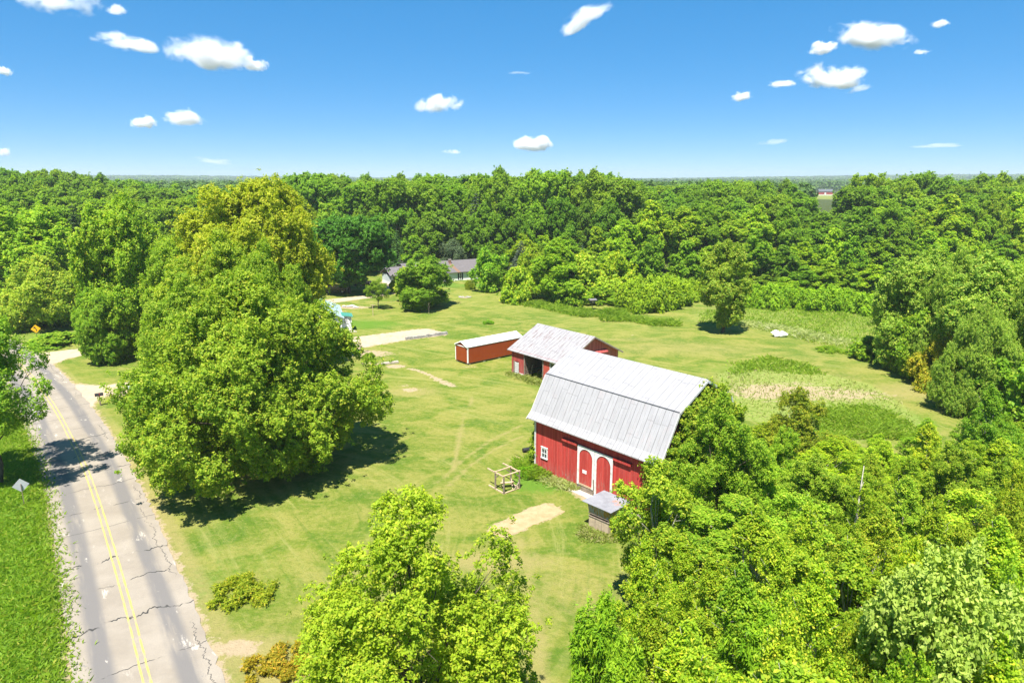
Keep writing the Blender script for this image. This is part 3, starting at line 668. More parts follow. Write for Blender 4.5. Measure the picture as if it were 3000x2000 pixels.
while -og2 + k * .55 < L2 + og2:
    x = -og2 + .03 + k * .55; m.beam((x, rp[0][0], rp[0][1] + .004), (x, rp[1][0], rp[1][1] + .004), .03, .03); m.beam((x, rp[2][0], rp[2][1] + .004), (x, rp[1][0], rp[1][1] + .004), .03, .03); k += 1
m.build('roof_seam', ROOF2, r_o)
for xx in (-og2 - .02, L2 + og2 + .02):
    m = MB()
    for a, b in ((rp[0], rp[1]), (rp[1], rp[2])): m.beam((xx, a[0], a[1] - .13), (xx, b[0], b[1] - .13), .035, .14)
    m.build('rake_board', WOOD_GREY, b2)
m = MB(); m.beam((2.47, -.03, 0), (2.47, -.03, 3.0), .12); m.beam((5.9, -.03, 0), (5.9, -.03, 3.0), .14); m.beam((3.4, 2.2, 0), (3.4, 2.2, 3.2), .16); m.beam((2.6, .9, 0), (3.0, .9, 1.6), .12); build_split(m, 'post', WOOD_GREY, b2)
MB().box(5.95, 6.95, -.05, 0, .1, 2.9).build('door', plain('red_door', (.42, .07, .05), .1, 3, .6), b2)
window(b2, 7.05, 7.95, 1.3, 2.85, 0, WHITE, 1, 2, .09)
g_ = MB()
for k in range(6): g_.box(.66, 1.34, -.05, -.02, .10 + k * .26, .25 + k * .26)
for x in (.66, .97, 1.26): g_.box(x, x + .08, -.018, .01, .06, 1.62)
g_.build('pallet_gate', WHITE, b2)
m = MB(); m.box(.38, .58, -.03, .05, .05, 1.7); m.build('gate_board', WOOD_GREY, b2)
MB().box(1.5, 2.44, -.06, 0, .02, .32).build('white_skirt', TRIM, b2)
# gable door on the right end (local x = L2)
m = MB().box(L2, L2 + .05, 5.3, 6.25, 2.35, 3.75).build('hay_door', RED2, b2)
MB().box(L2 - .02, L2 + .012, 6.27, 6.95, 2.4, 3.55).build('hay_opening', DARK, b2)
m = MB(); m.poly([(L2 + .10, 5.0, 3.72), (L2 + .55, 5.2, 3.50), (L2 + .55, 7.3, 3.50), (L2 + .10, 7.3, 3.86)]); m.poly([(L2 + .10, 7.3, 3.83), (L2 + .55, 7.3, 3.47), (L2 + .55, 5.2, 3.47), (L2 + .10, 5.0, 3.69)]); m.build('canopy', RED2, b2)
# machinery stored in the open bay
def LP(o, x, y, z=0):
    c, s = math.cos(o.rotation_euler[2]), math.sin(o.rotation_euler[2]); return (o.location[0] + x * c - y * s, o.location[1] + x * s + y * c, z)
rake = empty('hay_rake', LP(b2, 4.6, 1.7), -.5, 'rusty curved farm implement standing inside the open barn bay', 'farm implement')
RUST = plain('rust', (.22, .07, .03), .3, 5, .85)
m = MB(); m.tube([(-1, 0, .5), (1, 0, .5)], .05); m.beam((0, 0, .5), (0, -1.2, .3), .08)
m.build('frame', RUST, rake)
for x in (-.95, .95):
    w = MB(); n_ = 14
    for i in range(n_):
        a, b = 6.283 * i / n_, 6.283 * (i + 1) / n_; w.beam((x, .5 * math.cos(a), .5 + .5 * math.sin(a)), (x, .5 * math.cos(b), .5 + .5 * math.sin(b)), .05)
        if i % 2 == 0: w.beam((x, 0, .5), (x, .5 * math.cos(a), .5 + .5 * math.sin(a)), .02)
    w.build('wheel', RUST, rake)
m = MB()
for k in range(9):
    x = -.8 + k * .2; m.tube([(x, 0, .55), (x, .45, .75), (x, .75, .4), (x, .6, .05)], .015, 4)
build_split(m, 'tine', RUST, rake)
wb = empty('wheelbarrow', LP(b2, 5.5, .9), 1.1, 'grey wheelbarrow tipped up beside the right post of the bay', 'wheelbarrow')
MB().prism([(-.35, .5), (.35, .5), (.5, .85), (-.5, .85)], -.3, .3).build('tray', CHROME, wb)
MB().lathe([(.02, 0), (.18, .02), (.18, .1), (.02, .12)], (-.6, 0, .12)).build('wheel', RUBBER, wb)
m = MB(); m.beam((-.6, .15, .2), (.9, .3, .7), .04); m.beam((-.6, -.15, .2), (.9, -.3, .7), .04); m.beam((.3, .25, .5), (.4, .25, 0), .04); m.beam((.3, -.25, .5), (.4, -.25, 0), .04); build_split(m, 'handle', WOOD_TAN, wb)

# ------------------------------------------------------------------ garden shed
sh = empty('storage_shed', (-5.845, 87.117, 0), .698, 'long orange-red panelled storage shed with bright white gable roof', 'shed')
LS, WS, eS, rS = 9.46, 2.77, 2.45, 3.02; zb = .28
n = NT('orange_panel'); p = n.obj(); x, y, z = n.sep(p); fr = n.math('ABSOLUTE', n.math('SUBTRACT', n.math('FRACT', n.math('DIVIDE', n.math('ADD', x, y), .2)), .5)); gp = n.ramp(fr, .42, .47)
c = n.mix(n.noise(n.scale(p, (2, 2, .6)), 1.5, 5), (.255, .040, .008), (.32, .055, .012)); c = n.mix(n.math('MULTIPLY', gp, .6), c, (.16, .02, .005)); n.bump(gp, -.6, .02); PANEL = n.color(c, .5, .35)
m = MB(); m.box(0, LS, 0, .06, zb, eS); m.box(0, LS, WS - .06, WS, zb, eS)
for xa in (0, LS - .06): m.prism([(.06, zb), (WS - .06, zb), (WS - .06, eS), (WS / 2, rS - .05), (.06, eS)], xa, xa + .06)
m.build('wall', PANEL, sh)
sS = (rS - eS) / (WS / 2); o_ = .06
m = MB(); rp = [(-o_, eS - sS * o_ + .05), (WS / 2, rS + .05), (WS + o_, eS - sS * o_ + .05)]
m.prism([(rp[0][0], rp[0][1] - .05), (WS / 2, rS), rp[1], rp[0]], -.12, LS + .12); m.prism([(WS / 2, rS), (rp[2][0], rp[2][1] - .05), rp[2], rp[1]], -.12, LS + .12)
ro = m.build('roof', WHITE_CLEAN, sh)
m = MB()
for k in range(26):
    x = -.1 + k * .385; m.beam((x, rp[0][0], rp[0][1] + .004), (x, rp[1][0], rp[1][1] + .004), .03, .02); m.beam((x, rp[2][0], rp[2][1] + .004), (x, rp[1][0], rp[1][1] + .004), .03, .02)
m.build('roof_rib', WHITE_CLEAN, ro)
for x, y in ((-.02, -.02), (-.02, WS - .12), (LS - .12, -.02), (LS - .12, WS - .12)): MB().box(x, x + .14, y, y + .14, zb, eS - .07).build('corner_trim', WHITE_CLEAN, sh)
MB().box(-.05, 0, .12, WS - .12, eS - .12, eS - .03).build('gable_trim', WHITE_CLEAN, sh)
m = MB()
for a, b in ((rp[0], rp[1]), (rp[1], rp[2])): m.beam((-.13, a[0], a[1] - .08), (-.13, b[0], b[1] - .08), .03, .09)
m.build('rake_trim', WHITE_CLEAN, sh)
MB().box(.02, LS, -.03, 0, eS - .10, eS - .02).build('eave_trim', WHITE_CLEAN, sh)
MB().box(-.03, 0, .45, WS - .45, zb + .05, eS - .25).build('door', PANEL, sh)
MB().box(.05, LS - .05, .05, WS - .05, zb - .12, zb).build('skid', WOOD_GREY, sh)
for x in (.1, 2.6, 5.2, 7.8, LS - .5):
    for y in (.06, WS - .46): MB().box(x, x + .4, y, y + .4, 0, zb - .122).build('block', CONC, sh)

# ------------------------------------------------------------------ corn-crib-like bin by the barn
bx_ = empty('feed_bin', (5.424, 43.958, 0), -.7813, 'old square feed bin with rusty tin band and flat tin lid near the barn doors', 'feed bin')
n = NT('rusty_tin'); p = n.obj(); f = n.noise(n.scale(p, (5, 5, .9)), 1.2, 6, .7)
c = n.mix(n.ramp(f, .48, .56), (.30, .31, .33), (.34, .20, .05)); c = n.mix(n.ramp(n.noise(n.scale(p, (9, 9, 1.5)), 1, 4), .58, .66), c, (.05, .035, .025)); n.bump(f, .3); TIN = n.color(c, .6, .3, .2)
PLY = plain('weathered_plywood', (.42, .33, .225), .15, 3, .9, dirt=(.30, .22, .14))
m = MB(); m.box(0, 1.72, 0, .05, 0, .93); m.box(0, 1.72, 1.57, 1.62, 0, .93); m.box(0, .05, .05, 1.57, 0, .93); m.box(1.67, 1.72, .05, 1.57, 0, .93); m.box(.05, 1.67, .05, 1.57, .05, .80); m.build('box_body', PLY, bx_)
m = MB()
for x in (.55, 1.1): m.box(x, x + .03, -.012, 0, .03, .9)
for y in (.5, 1.1): m.box(1.72, 1.732, y, y + .03, .03, .9)
build_split(m, 'batten', WOOD_GREY, bx_)
m = MB()
for x, y in ((.03, .03), (1.63, .03), (1.63, 1.53), (.03, 1.53)): m.box(x, x + .07, y, y + .07, .93, 1.2)
build_split(m, 'corner_post', WOOD_GREY, bx_)
m = MB(); m.box(-.04, 1.76, -.04, .02, .94, 1.0); m.box(1.70, 1.76, .02, 1.62, .94, 1.0); m.box(-.04, 1.76, -.04, .02, 1.16, 1.22); m.box(1.70, 1.76, .02, 1.62, 1.16, 1.22); build_split(m, 'rail', WOOD_GREY, bx_)
m = MB(); b0 = [(0, 0), (1.72, 0), (1.72, 1.62), (0, 1.62)]; t0 = [(-.10, -.10), (1.82, -.10), (1.82, 1.72), (-.10, 1.72)]
for i in range(4):
    j = (i + 1) % 4; m.poly([(*b0[i], 1.22), (*b0[j], 1.22), (*t0[j], 1.98), (*t0[i], 1.98)])
m.poly([(*q, 1.98) for q in t0]); m.poly([(*q, 1.22) for q in b0[::-1]]); m.build('tin_band', TIN, bx_)
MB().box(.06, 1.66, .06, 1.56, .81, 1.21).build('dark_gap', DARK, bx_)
n = NT('tin_lid'); p = n.obj(); f = n.noise(p, 1.6, 6, .7); c = n.mix(n.ramp(f, .3, .7), (.20, .20, .215), (.28, .28, .30)); x, y, z = n.sep(p)
ms = n.math('MULTIPLY', n.ramp(n.math('ABSOLUTE', n.math('SUBTRACT', x, 1.45)), .5, .2), n.ramp(n.math('ABSOLUTE', n.math('SUBTRACT', y, 1.1)), .45, .1)); c = n.mix(n.math('MULTIPLY', ms, n.ramp(n.noise(n.scale(p, (2, 6, 1)), 1, 4), .5, .56)), c, (.62, .20, .10))
LID = n.color(c, .45, .4)
m = MB(); m.prism([(-.42, 2.03), (2.1, 2.03), (2.1, 2.06), (-.42, 2.06)], -.40, 2.10); m.build('lid', LID, bx_).rotation_euler = (R(-1.5), R(1), 0)

# ------------------------------------------------------------------ timber frame
fr_ = empty('timber_frame', (*G(*(1097.6 + .135 * 440, 1042.7 + .135 * 685)), 0), R(-51), 'open cube of weathered timbers lying on the lawn in front of the barn', 'timber frame')
s_ = 1.40
m = MB()
for (x, y) in ((-.05, .05), (-1.12, .05), (-1.12, 1.62), (-.05, 1.62)): m.beam((x, y, .04), (x, y, s_), .10)
build_split(m, 'leg', WOOD_GREY, fr_)
m = MB()
for y in (.05, 1.62): m.beam((.0, y - .0, s_ + .05), (-2.15, y, s_ + .05), .09); 
build_split(m, 'top_rail', WOOD_TAN, fr_)
m = MB()
for x in (-.05, -1.12): m.beam((x, -.02, s_ + .12), (x, 1.70, s_ + .12), .12, .05)
build_split(m, 'cross_rail', WOOD_TAN, fr_)
m = MB(); m.beam((0, .05, .05), (-2.0, .05, .05), .10); m.beam((0, 1.62, .05), (-1.3, 1.62, .05), .10); m.beam((-.05, 0, .06), (-.05, 1.7, .06), .10, .05); build_split(m, 'base_rail', WOOD_TAN, fr_)
m = MB(); m.beam((-.05, 1.6, .55), (-.05, 1.15, .1), .08); m.beam((-.05, 1.6, 1.0), (-.05, 1.25, 1.35), .08); m.beam((-1.12, 1.6, 1.0), (-1.12, 1.2, 1.35), .08); m.beam((-1.1, .1, 1.0), (-.75, .1, 1.35), .06); build_split(m, 'brace', WOOD_GREY, fr_)
pt = empty('broken_picnic_bench', LP(fr_, -.75, 1.0), R(10), 'small broken wooden bench lying inside the open timber frame', 'bench')
m = MB(); m.box(-.55, .5, -.12, .1, .45, .49); m.box(-.55, .5, .18, .36, .32, .36); build_split(m, 'seat', WOOD_TAN, pt)
m = MB()
for x in (-.4, .35): m.beam((x, -.3, 0), (x, .3, .62), .07, .04); m.beam((x + .05, .3, 0), (x + .05, -.3, .62), .07, .04)
build_split(m, 'leg', WOOD_TAN, pt)

# ------------------------------------------------------------------ ranch house
SHING = plain('grey_shingles', (.14, .125, .13), .18, 3, .9)
n = NT('stained_shingles'); p = n.obj(); x, y, z = n.sep(p); f = n.noise(p, 2, 5, .7)
c = n.mix(f, (.105, .095, .095), (.155, .14, .14)); c = n.mix(n.ramp(n.noise(n.scale(p, (.4, 1, 6)), 1.5, 3), .5, .7, 0, .3), c, (.20, .18, .18))
ms = n.math('MULTIPLY', n.ramp(n.math('ADD', n.math('ABSOLUTE', n.math('SUBTRACT', x, n.math('SUBTRACT', 3.6, n.math('MULTIPLY', n.math('SUBTRACT', y, 2.6), .25)))), n.math('MULTIPLY', f, .5)), .85, .45), n.ramp(y, 3.2, 2.8)); c = n.mix(n.math('MULTIPLY', ms, .6), c, (.24, .12, .05)); SHING2 = n.color(c, .9)
n = NT('clapboard'); p = n.obj(); x, y, z = n.sep(p); fr = n.math('FRACT', n.math('DIVIDE', z, .16)); c = n.mix(n.noise(p, 1.2, 5), (.48, .56, .55), (.62, .68, .66)); c = n.mix(n.ramp(z, .72, .66), c, (.80, .80, .78)); c = n.mix(n.ramp(fr, .85, 1, 0, .35), c, (.2, .24, .24)); n.bump(fr, .4, .01); CLAP = n.color(c, .7)
rh = empty('ranch_house', (-16.762, 162.346, 0), .51, 'long low grey-roofed ranch house with pale siding at the wood edge', 'house')
x0r, x1r, WR, eR_, rR_ = -8.4, 11.8, 8.6, 2.25, 4.35
m = MB(); opening_wall(m, x0r, x1r, 0, eR_ + .1, 0, .12, [(.78, 1.97, .55, 1.80), (4.63, 5.11, .2, 1.8), (8.13, 8.95, 1.1, 1.8)]); m.box(x0r, x1r, WR - .12, WR, 0, eR_ + .1)
for xa in (x0r, x1r - .12): m.prism([(.12, 0), (WR - .12, 0), (WR - .12, eR_), (WR / 2, rR_ - .1), (.12, eR_)], xa, xa + .12)
m.build('wall', CLAP, rh)
s3 = (rR_ - eR_) / (WR / 2); ov = .5
rp = [(-ov, eR_ - s3 * ov + .1), (WR / 2, rR_ + .1), (WR + ov, eR_ - s3 * ov + .1)]
m = MB(); m.prism([(rp[0][0], rp[0][1] - .12), (WR / 2, rR_ - .02), rp[1], rp[0]], x0r - .4, x1r + .4); m.prism([(WR / 2, rR_ - .02), (rp[2][0], rp[2][1] - .12), rp[2], rp[1]], x0r - .4, x1r + .4); rro = m.build('roof', SHING2, rh)
ch = MB().box(3.3, 3.85, 3.0, 3.5, 2.9, 4.75).build('chimney', plain('brick', (.25, .13, .10), .25, 6), rro); MB().box(3.22, 3.93, 2.92, 3.58, 4.75, 4.85).build('chimney_cap', CONC, ch)
window(rh, .78, 1.97, .55, 1.80, 0, WHITE, 3, 1); window(rh, 4.63, 5.11, .2, 1.8, 0, WHITE, 1, 2); window(rh, 8.13, 8.95, 1.1, 1.8, 0, WHITE, 2, 1)
for x in (4.20, 5.24): MB().box(x, x + .30, -.05, 0, .22, 1.82).build('shutter', BLACKM, rh)
# left wing with its gable towards the garden
m = MB(); m.box(-12.6, -8.5, .2, .32, 0, eR_); m.box(-12.6, -8.5, WR - 2.2, WR - 2.1, 0, eR_); m.box(-12.6, -12.48, .32, WR - 2.2, 0, eR_); m.build('wing_wall', CLAP, rh)
m = MB(); m.prism([(-.35, eR_ - .05), (3.3, 3.75), (3.3, 3.87), (-.35, eR_ + .07)], -13.0, -8.81); m.prism([(3.3, 3.75), (6.9, eR_ - .05), (6.9, eR_ + .07), (3.3, 3.87)], -13.0, -8.81); m.build('wing_roof', SHING, rh)
MB().box(-11.6, -10.7, .15, .2, .05, 2.0).build('door', plain('brown_door', (.16, .10, .08), .1), rh)

# ------------------------------------------------------------------ white house behind the big maple
hx, hy = G(808.8, 760); yw = R(17)
wh = empty('white_house', (hx, hy, 0), yw, 'small white house with green metal roof half hidden behind the big maple', 'house')
n = NT('white_siding'); p = n.obj(); x, y, z = n.sep(p); fr = n.math('FRACT', n.math('DIVIDE', z, .14)); c = n.mix(n.noise(p, 2, 4), (.68, .69, .71), (.78, .78, .79)); c = n.mix(n.ramp(fr, .85, 1, 0, .4), c, (.3, .3, .32)); n.bump(fr, .4, .01); SID = n.color(c, .6)
GREENR = metal_roof('green_metal_roof', .4, (.045, .22, .16), (.07, .28, .21), (.10, .20, .15), .2)
PALER = metal_roof('pale_blue_roof', .5, (.30, .42, .44), (.38, .48, .50), (.22, .30, .30), .2)
m = MB(); m.box(-1.5, 0, 0, .1, .30, 2.45); m.box(-.1, 0, .1, 2.6, .30, 2.45); m.build('porch_wall', SID, wh)
MB().box(-1.5, 0, 0, 2.6, 0, .298).build('porch_base', CONC, wh)
m = MB(); m.poly([(-1.9, -.25, 2.75), (.25, -.25, 2.42), (.25, 2.8, 2.42), (-2.0, 2.8, 2.75)]); m.poly([(-2.0, -.25, 2.68), (-2.0, 2.8, 2.68), (.25, 2.8, 2.36), (.25, -.25, 2.36)]); m.poly([(-2.0, -.25, 2.68), (.25, -.25, 2.36), (.25, -.25, 2.42), (-2.0, -.25, 2.75)]); m.poly([(.25, -.25, 2.36), (.25, 2.8, 2.36), (.25, 2.8, 2.42), (.25, -.25, 2.42)]); m.build('porch_roof', GREENR, wh)
dr = MB().box(-1.32, -.48, -.04, 0, .34, 2.3).build('door', WHITE_CLEAN, wh); window(dr, -1.15, -.65, 1.35, 2.2, -.04, WHITE_CLEAN, 3, 3, .03)
MB().box(-.56, -.50, -.09, -.042, 1.15, 1.28).build('handle', BLACKM, dr)
MB().box(-.30, -.20, -.12, 0, 1.75, 1.98).build('porch_lamp', BLACKM, wh)
for k in range(3): MB().box(-1.6, .15 + .25 * k, -.35 - .35 * k - .001 * k, -.001 - .35 * k, 0, .27 - .09 * k).build('step', CONC, wh)
m = MB(); m.prism([(-9.5, 0), (-1.6, 0), (-1.6, 2.6), (-5.55, 4.4), (-9.5, 2.6)], -1.2, 9.5, 'y'); m.build('wall', SID, wh)
m = MB(); m.prism([(-10.0, 2.40), (-5.55, 4.42), (-5.55, 4.52), (-10.0, 2.50)], -1.6, 9.9, 'y'); m.prism([(-5.55, 4.42), (-1.2, 2.44), (-1.2, 2.54), (-5.55, 4.52)], -1.6, 9.9, 'y'); m.build('roof', PALER, wh)
window(wh, -4.3, -3.2, 1.0, 2.3, -1.2, WHITE, 2, 2); window(wh, -7.9, -6.8, 1.0, 2.3, -1.2, WHITE, 2, 2)

# ------------------------------------------------------------------ vehicles
def car(label, X, Y, rz, paint, kind='suv', cat='car', name='parked_car', L=4.6, Wd=1.85):
    r = empty(name, (X, Y, 0), rz, label, cat); h = Wd / 2
    if kind == 'suv': low = [(-2.25, .35), (2.25, .35), (2.3, .7), (2.2, .98), (1.1, 1.08), (-2.2, 1.08), (-2.3, .6)]; cab = [(-2.15, 1.08), (1.05, 1.08), (.45, 1.72), (-1.95, 1.74)]
    elif kind == 'pickup': low = [(-2.6, .45), (2.6, .45), (2.65, .8), (2.5, 1.12), (1.3, 1.18), (-2.6, 1.18)]; cab = [(-.6, 1.18), (1.25, 1.18), (.7, 1.82), (-.45, 1.84)]
    else: low = [(-2.2, .3), (2.2, .3), (2.25, .6), (2.1, .82), (1.0, .92), (-1.7, .95), (-2.2, .88)]; cab = [(-1.6, .94), (.95, .92), (.3, 1.42), (-1.0, 1.44)]
    MB().prism(low, -h, h, 'y').build('body', paint, r, bevel=.05)
    c_ = MB().prism(cab, -h + .12, h - .12, 'y').build('cabin', paint, r, bevel=.06)
    g = MB(); (a, za), (b, zb_), (c2, zc), (d, zd) = cab
    for sgn in (-1, 1):
        y = sgn * (h - .115); q = [(a + .25, za + .08), (b - .28, za + .08), (c2 - .05, zc - .12), (d + .12, zc - .12)]; g.poly([(px_, y, pz_) for px_, pz_ in (q if sgn < 0 else q[::-1])])
    g.poly([(b - .03, -h + .25, za + .06), (b - .03, h - .25, za + .06), (c2 + .06, h - .3, zc - .08), (c2 + .06, -h + .3, zc - .08)]); g.build('window', GLASS, r)
    for x in (-1.45, 1.45):
        for sgn in (-1, 1):
            w = MB().lathe([(.04, -.11), (.34, -.10), (.36, 0), (.34, .10), (.04, .11)], n=20); wo = w.build('wheel', RUBBER, r); wo.location = (x, sgn * (h - .06), .36); wo.rotation_euler = (R(90), 0, 0)
            rm = MB().lathe([(.02, -.125), (.2, -.12), (.22, .12), (.02, .125)], n=12).build('rim', CHROME, wo)
    for sgn in (-1, 1): MB().box(2.2, 2.3, *sorted((sgn * .5, sgn * .82)), .66, .84).build('headlight', WHITE_CLEAN, r)
    return r
PB = plain('black_car_paint', (.012, .012, .015), .1, 2, .2, 0, .6); PW = plain('white_car_paint', (.72, .74, .76), .04, 2, .25, 0, .5); PS = plain('silver_car_paint', (.42, .43, .44), .05, 2, .25, .3, .5); PP = plain('purple_car_paint', (.16, .06, .15), .08, 2, .3, 0, .5)
car('black utility car parked in deep shade under the dark round maple', *G(772, 672), R(8), PB)
car('white car parked under the big front maple beside the road', *G(345, 893), R(25), PW, 'sedan')
car('silver pickup truck parked beyond the dark maple near the wood', *G(884, 626), R(-60), PS, 'pickup', 'pickup', 'pickup_truck')
car('dark car half hidden at the right edge of the maple crown', *G(832, 655), R(60), PB, 'sedan')
car('purple car standing beside the ranch house drive', *G(916, 650), R(130), PP, 'sedan')
car('white van parked beside the silver pickup', *G(897, 622), R(10), PW, 'suv', 'van', 'parked_van')
X, Y = G(892, 636); pl = empty('paddling_pool', (X, Y, 0), 0, 'round blue paddling pool on the grass near the ranch house', 'pool')
MB().lathe([(1.2, 0), (1.5, .02), (1.55, .4), (1.45, .42), (1.42, .30), (.02, .30)], n=24).build('pool_wall', plain('blue_plastic', (.08, .38, .62), .08, 2, .4), pl)
X, Y = G(909, 632); tk = empty('gas_tank', (X, Y, 0), R(30), 'white rounded gas tank beside the left end of the ranch house', 'tank')
w = MB().lathe([(.02, -1.25), (.35, -1.15), (.5, -.9), (.5, .9), (.35, 1.15), (.02, 1.25)], n=16).build('tank_body', WHITE_CLEAN, tk, True); w.rotation_euler = (0, R(90), 0); w.location = (0, 0, .85)
m = MB(); m.box(-.8, -.7, -.35, .35, 0, .45); m.box(.7, .8, -.35, .35, 0, .45); build_split(m, 'leg', CONC, tk)
X, Y = G(903, 624); gsd = empty('grey_shed', (X, Y + 3, 0), R(25), 'small grey shed behind the parked pickup at the wood edge', 'shed')
m = MB(); m.box(-2, 2, 0, 3, 0, 2); m.build('wall', plain('grey_siding', (.42, .43, .45), .1, 2), gsd); m = MB(); m.prism([(-.3, 2.002), (3.3, 2.002), (1.5, 2.8)], -2.3, 2.3); m.build('roof', SHING, gsd); MB().box(-.6, .6, -.04, 0, .05, 1.85).build('door', WHITE, gsd)
X, Y = G(905, 646); sd = empty('garden_chair', (X, Y, 0), R(20), 'red plastic garden chair beside the purple car', 'chair')
REDP = plain('red_plastic', (.55, .05, .03), .05, 2, .4)
MB().box(-.3, .3, -.3, .3, .42, .47).build('seat', REDP, sd); MB().beam((0, .3, .45), (0, .42, 1.05), .55, .05).build('backrest', REDP, sd)
for a in (-.26, .26):
    for b in (-.26, .26): MB().beam((a, b, 0), (a, b, .42), .05).build('leg', REDP, sd)

# ------------------------------------------------------------------ small things
def at_line(nm, p0, p1, H_, T, mat, label, cat):
    a, b = np.array(G(*p0)), np.array(G(*p1)); L = np.hypot(*(b - a)); yaw = math.atan2(b[1] - a[1], b[0] - a[0]); o = empty(nm, (a[0], a[1], 0), yaw, label, cat); return o, L
o, L = at_line('stone_edging', (932, 781), (1024, 768.5), .45, .3, STONE, 'low broken stone wall edging the end of the gravel drive', 'low wall')
rng = np.random.default_rng(5); x = 0; k = 0
while x < L:
    w = rng.uniform(.55, 1.3); m = MB(); h_ = rng.uniform(.34, .48); m.box(x, x + w - .02, 0, .38, 0, h_ * .5 - .004); m.box(x + .03, x + w - .05, .02, .36, h_ * .5, h_); m.build('stone_block', STONE, o, bevel=.025); x += w
o = empty('concrete_step', (*G(877, 838), 0), R(28), 'loose pale concrete slab lying at the end of the rubble patch', 'slab'); MB().box(0, 2.3, -.2, .3, 0, .28).build('slab_body', CONC, o, bevel=.04)
def rubble(name, x, y, n_, sp, sz, mat, label, cat, seed, flat=.6, part='stone'):
    o = empty(name, (*G(x, y), 0), 0, label, cat); rng = np.random.default_rng(seed)
    for k in range(n_):
        m = MB(); q = rng.normal(size=2) * sp; s = rng.uniform(.5, 1.2) * sz; z = rng.uniform(0, .25) * sz * (1 if np.hypot(*q) < sp else 0)
        m.lathe([(.02 * s, 0), (.45 * s, .05 * s), (.5 * s, .3 * s * flat), (.3 * s, .6 * s * flat), (.02 * s, .7 * s * flat)], n=7)
        m.v = [(a * (1 + .25 * math.sin(i * 2.3)) + q[0], b * (1 + .25 * math.cos(i * 1.7)) * .8 + q[1] * .5, c + z) for i, (a, b, c) in enumerate(m.v)]
        m.build(part, mat, o)
    return o
rubble('stone_pile', 807, 705, 16, .9, .7, plain('pale_rubble', (.46, .42, .38), .2, 2), 'pile of pale rubble on bare earth near the small tree', 'stone pile', 4)
rubble('stone_heap', 1060, 683, 5, .35, .6, STONE, 'left heap of the ringed fieldstones on the lawn', 'stone pile', 5)
rubble('stone_heap', 1076, 683, 5, .35, .6, STONE, 'right heap of the ringed fieldstones on the lawn', 'stone pile', 6)
rubble('boulder', 1787, 773, 3, .5, 1.5, plain('white_rock', (.78, .77, .74), .06, 2), 'white boulder standing alone in the back lawn', 'boulder', 9, .8)
rubble('boulder', 1255 / 1.0, 1101, 1, .05, .55, STONE, 'small grey stone at the foot of the barn front wall', 'stone', 12)
o = empty('log', (*G(1262, 1103), 0), R(-30), 'short grey log lying against the barn front wall', 'log'); MB().tube([(-.5, 0, .14), (.5, 0, .16)], .13, 9).build('log_body', WOOD_GREY, o)
o = empty('culvert_pipe', (*G(1213, 1037), 0), R(20), 'dark pipe section leaning in the vines at the left barn corner', 'pipe'); m = MB().tube([(-.5, 0, .2), (.3, .05, .2)], .2, 12).build('pipe_body', BLACKM, o)
# clothes line
P1, P2 = G(857, 725), G(925, 709)
for (X, Y), lb in ((P1, 'left pale T-shaped clothesline post on the back lawn'), (P2, 'right thin T-shaped clothesline post on the back lawn')):
    o = empty('clothesline_post', (X, Y, 0), R(70), lb, 'clothesline post', 'clothesline posts'); MB().tube([(0, 0, 0), (0, 0, 2.05)], .055, 8).build('post', WOOD_TAN, o); MB().beam((0, -.55, 1.95), (0, .55, 1.95), .07).build('crossarm', WOOD_TAN, o)
m = MB()
for s in (-.35, .35): m.tube([(P1[0], P1[1] + s, 1.98), ((P1[0] + P2[0]) / 2, (P1[1] + P2[1]) / 2 + s, 1.8), (P2[0], P2[1] + s, 1.98)], .008, 4)
tag(m.build('clothesline', CHROME), 'thin wire strung between the two clothesline posts', 'clothesline')
# feeder
X, Y = G(1360, 711); o = empty('bird_feeder', (X, Y, 0), R(15), 'dark roofed bird feeder box on a post at the shrub edge', 'bird feeder')
MB().beam((0, 0, 0), (0, 0, 1.2), .12).build('post', WOOD_GREY, o); MB().box(-.42, .42, -.35, .35, 1.2, 1.85).build('feeder_box', plain('dark_wood', (.09, .07, .055), .2, 4), o)
m = MB(); m.prism([(-.75, 1.853), (.75, 1.853), (.75, 1.93), (0, 2.12), (-.75, 1.93)], -.7, .7); m.build('feeder_roof', plain('grey_lid', (.15, .14, .145), .1), o); MB().box(-.2, .2, -.37, -.35, 1.35, 1.7).build('hatch', WOOD_TAN, o)
# road signs
X, Y = G(89, 797); o = empty('curve_sign', (X, Y, 0), R(33), 'yellow diamond curve warning sign beside the road', 'road sign')
MB().beam((0, 0, 0), (0, 0, 2.4), .09, .07).build('post', plain('green_steel', (.05, .10, .05), .1), o)
def diamond(s, y0, y1, cz=2.75): return MB().prism([(0, cz - s), (s, cz), (0, cz + s), (-s, cz)], y0, y1, 'y')
fcs = diamond(.62, -.075, -.06).build('sign_face', plain('sign_yellow', (.85, .45, .01), .03, 2, .4), o)
m = MB(); arr = [(-.10, -.35), (.0, -.35), (.0, -.08), (-.10, .12), (-.20, .20), (-.10, .32), (-.36, .30), (-.38, .04), (-.28, .12), (-.20, .05), (-.10, -.12)]
m.poly([(a + .12, -.078, b + 2.75) for a, b in arr]); m.build('arrow', BLACKM, fcs)
X, Y = G(56, 1160); o = empty('road_sign', (X, Y, 0), R(38), 'bare silver back of a diamond road sign standing in tall grass', 'road sign')
MB().beam((0, 0, 0), (0, 0, 1.75), .07, .05).build('post', WOOD_GREY, o)
diamond(.54, .045, .06, 1.62).build('sign_face', plain('galvanised_plate', (.50, .51, .52), .06, 2, .5, 0, .4), o)
X, Y = G(231, 931); o = empty('mailbox', (X, Y, 0), R(35), 'black mailbox on a leaning wooden post beside the gravel drive', 'mailbox')
